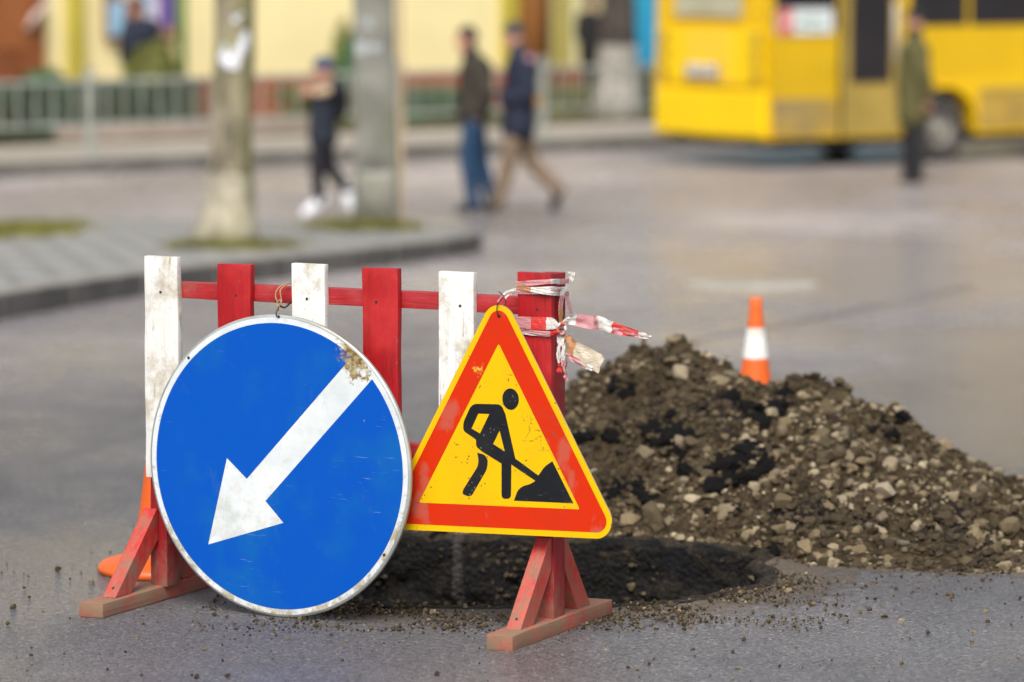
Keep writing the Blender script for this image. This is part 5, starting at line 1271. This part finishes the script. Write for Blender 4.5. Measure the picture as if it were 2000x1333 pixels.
CI = RNG.integers(0, len(rx), 2300); S1[CI] = np.clip(.0165 * np.exp(RNG.normal(0, .35, 2300)), .010, .032)
P1 = np.stack([rx, ry, np.maximum(hh_, 0) + gzn(ry) + S1 * .2], 1)
TN = np.clip(RNG.beta(1.5, 2.0, len(rx)), 0, 1); TN[CI] = RNG.beta(1.6, 1.5, 2300) * .85; TN *= np.clip(.8 + fbm(P1, 5, 2, 44) * 1.1, .25, 1.25); TN = np.clip(TN, 0, 1)
scatter('gravel', P1, S1, TN, 'loose earth crumbs and small stones covering the heap')
# crumbs on the road: dense round the pit rim, thinning outwards
N_ = 90000; rx = RNG.uniform(-1.45, 2.0, N_); ry = RNG.uniform(8.0, 11.2, N_); rx = np.r_[rx, RNG.uniform(-.75, .8, 27000)]; ry = np.r_[ry, RNG.uniform(8.7, 9.12, 27000)]; N_ = len(rx)
sdh = hole_sd(rx, ry); df = np.interp(rx, RIDGE[:, 0], RIDGE[:, 3]) - ry
hh_, tt_ = mound_h(rx, ry, False)
dens = .85 * np.exp(-np.maximum(-sdh, 0) / .06) + .30 * np.where((rx > .5), np.exp(-np.maximum(df, 0) / .12), 0) + .45 * np.exp(-np.maximum(-sdh, 0) / .12) * (ry < 9.6) + .10 * np.exp(-np.maximum(-sdh, 0) / .5) * (ry < 9.7) + 1.2 * (sdh > -.13) * (ry > 9.85)
cl = fbm(np.stack([rx, ry, rx * 0], 1), 6, 3, 77); dens *= np.clip(.5 + cl * 1.8, .05, 1.6)
dens *= np.where((ry < 9.6) & (sdh > -.03), .25, 1)
ok = (RNG.random(N_) < dens) & (sdh < -.01) & (tt_ < .0 + .02) & (sdh < -.008)
rx, ry, sdh = rx[ok], ry[ok], sdh[ok]
S2 = .0032 * np.exp(RNG.normal(0, .5, len(rx))); S2 = np.clip(S2, .0012, .009) * np.where(-sdh < .1, 1.2, 1)
P2 = np.stack([rx, ry, gzn(ry) + S2 * .3 + .002 + .006 * (sdh > -.035)], 1)
S2 = np.where(ry > 9.8, S2 * 1.6, S2)
scatter('gravel', P2, S2, np.clip(RNG.beta(1.4, 3.2, len(rx)) + .18 * (ry > 9.8), 0, 1), 'earth crumbs and grit scattered over the road by the pit', seed=9)
# stones and clods sticking out of the pit's cut face
m0 = len(HP); rows_ = PV.reshape(m_, m0, 3); jj = RNG.integers(4, 26, 4200); ii = RNG.integers(0, m0, 4200); P3 = rows_[jj, ii]
ok = (fbm(P3, 7, 3, 91) > -.05) | (P3[:, 2] < -.16); P3 = P3[ok]; P3 = P3 - np.c_[HN[ii[ok]] * .002, np.zeros(len(P3))]
S3 = np.clip(.0065 * np.exp(RNG.normal(0, .55, len(P3))), .002, .018)
scatter('gravel', P3, S3, np.clip(RNG.beta(1.2, 2.4, len(P3)), 0, 1) * np.where(P3[:, 2] < -.2, 1.3, .62), 'stones and clods sticking out of the cut face of the pit', seed=3)
# single loose stones on the road
loose = [(113, 1115, .017), (562, 1252, .010), (1453, 1252, .011), (1590, 1153 + 30, .010), (1727, 1207, .011), (1760, 1217, .013), (1926, 1197, .010), (1902, 1238, .010), (1441, 1308, .008), (1340, 1213, .011), (1349, 1228, .009), (1853, 1165, .013), (1400, 1216, .008),
         (24, 1188, .011), (15, 1220, .009), (215, 1078, .008), (180, 1078, .006), (178, 1140, .013), (268, 1250, .007), (460, 1286, .006), (1183, 1272, .008), (760, 1293, .006), (1898, 1255, .008), (1975, 1222, .007), (1990, 1285, .007), (1540, 1158, .013), (62, 1290, .006), (700, 1320, .006), (1555, 1267, .006), (1150, 1230, .006)]
for k, (px, py, s_) in enumerate(loose):
    P_ = ground(px, py)
    lb = 'small dark loose stone on the bare road'
    if k == 0: lb = 'brown stone lying alone on the road at the far left'
    o_ = put_rock(rock_me[k % 12], P_ + Vector((0, 0, s_ * .35)), s_, 'loose_stone', lb, 'stone', None if k == 0 else 'loose stones on the road')
# scraped streaks on the far face of the pit
for (px, y0_, y1_, w_) in ((872, 1062, 1150, 5), (1268, 1062, 1165, 8), (1378, 1075, 1150, 5), (1462, 1085, 1150, 5)):
    pass
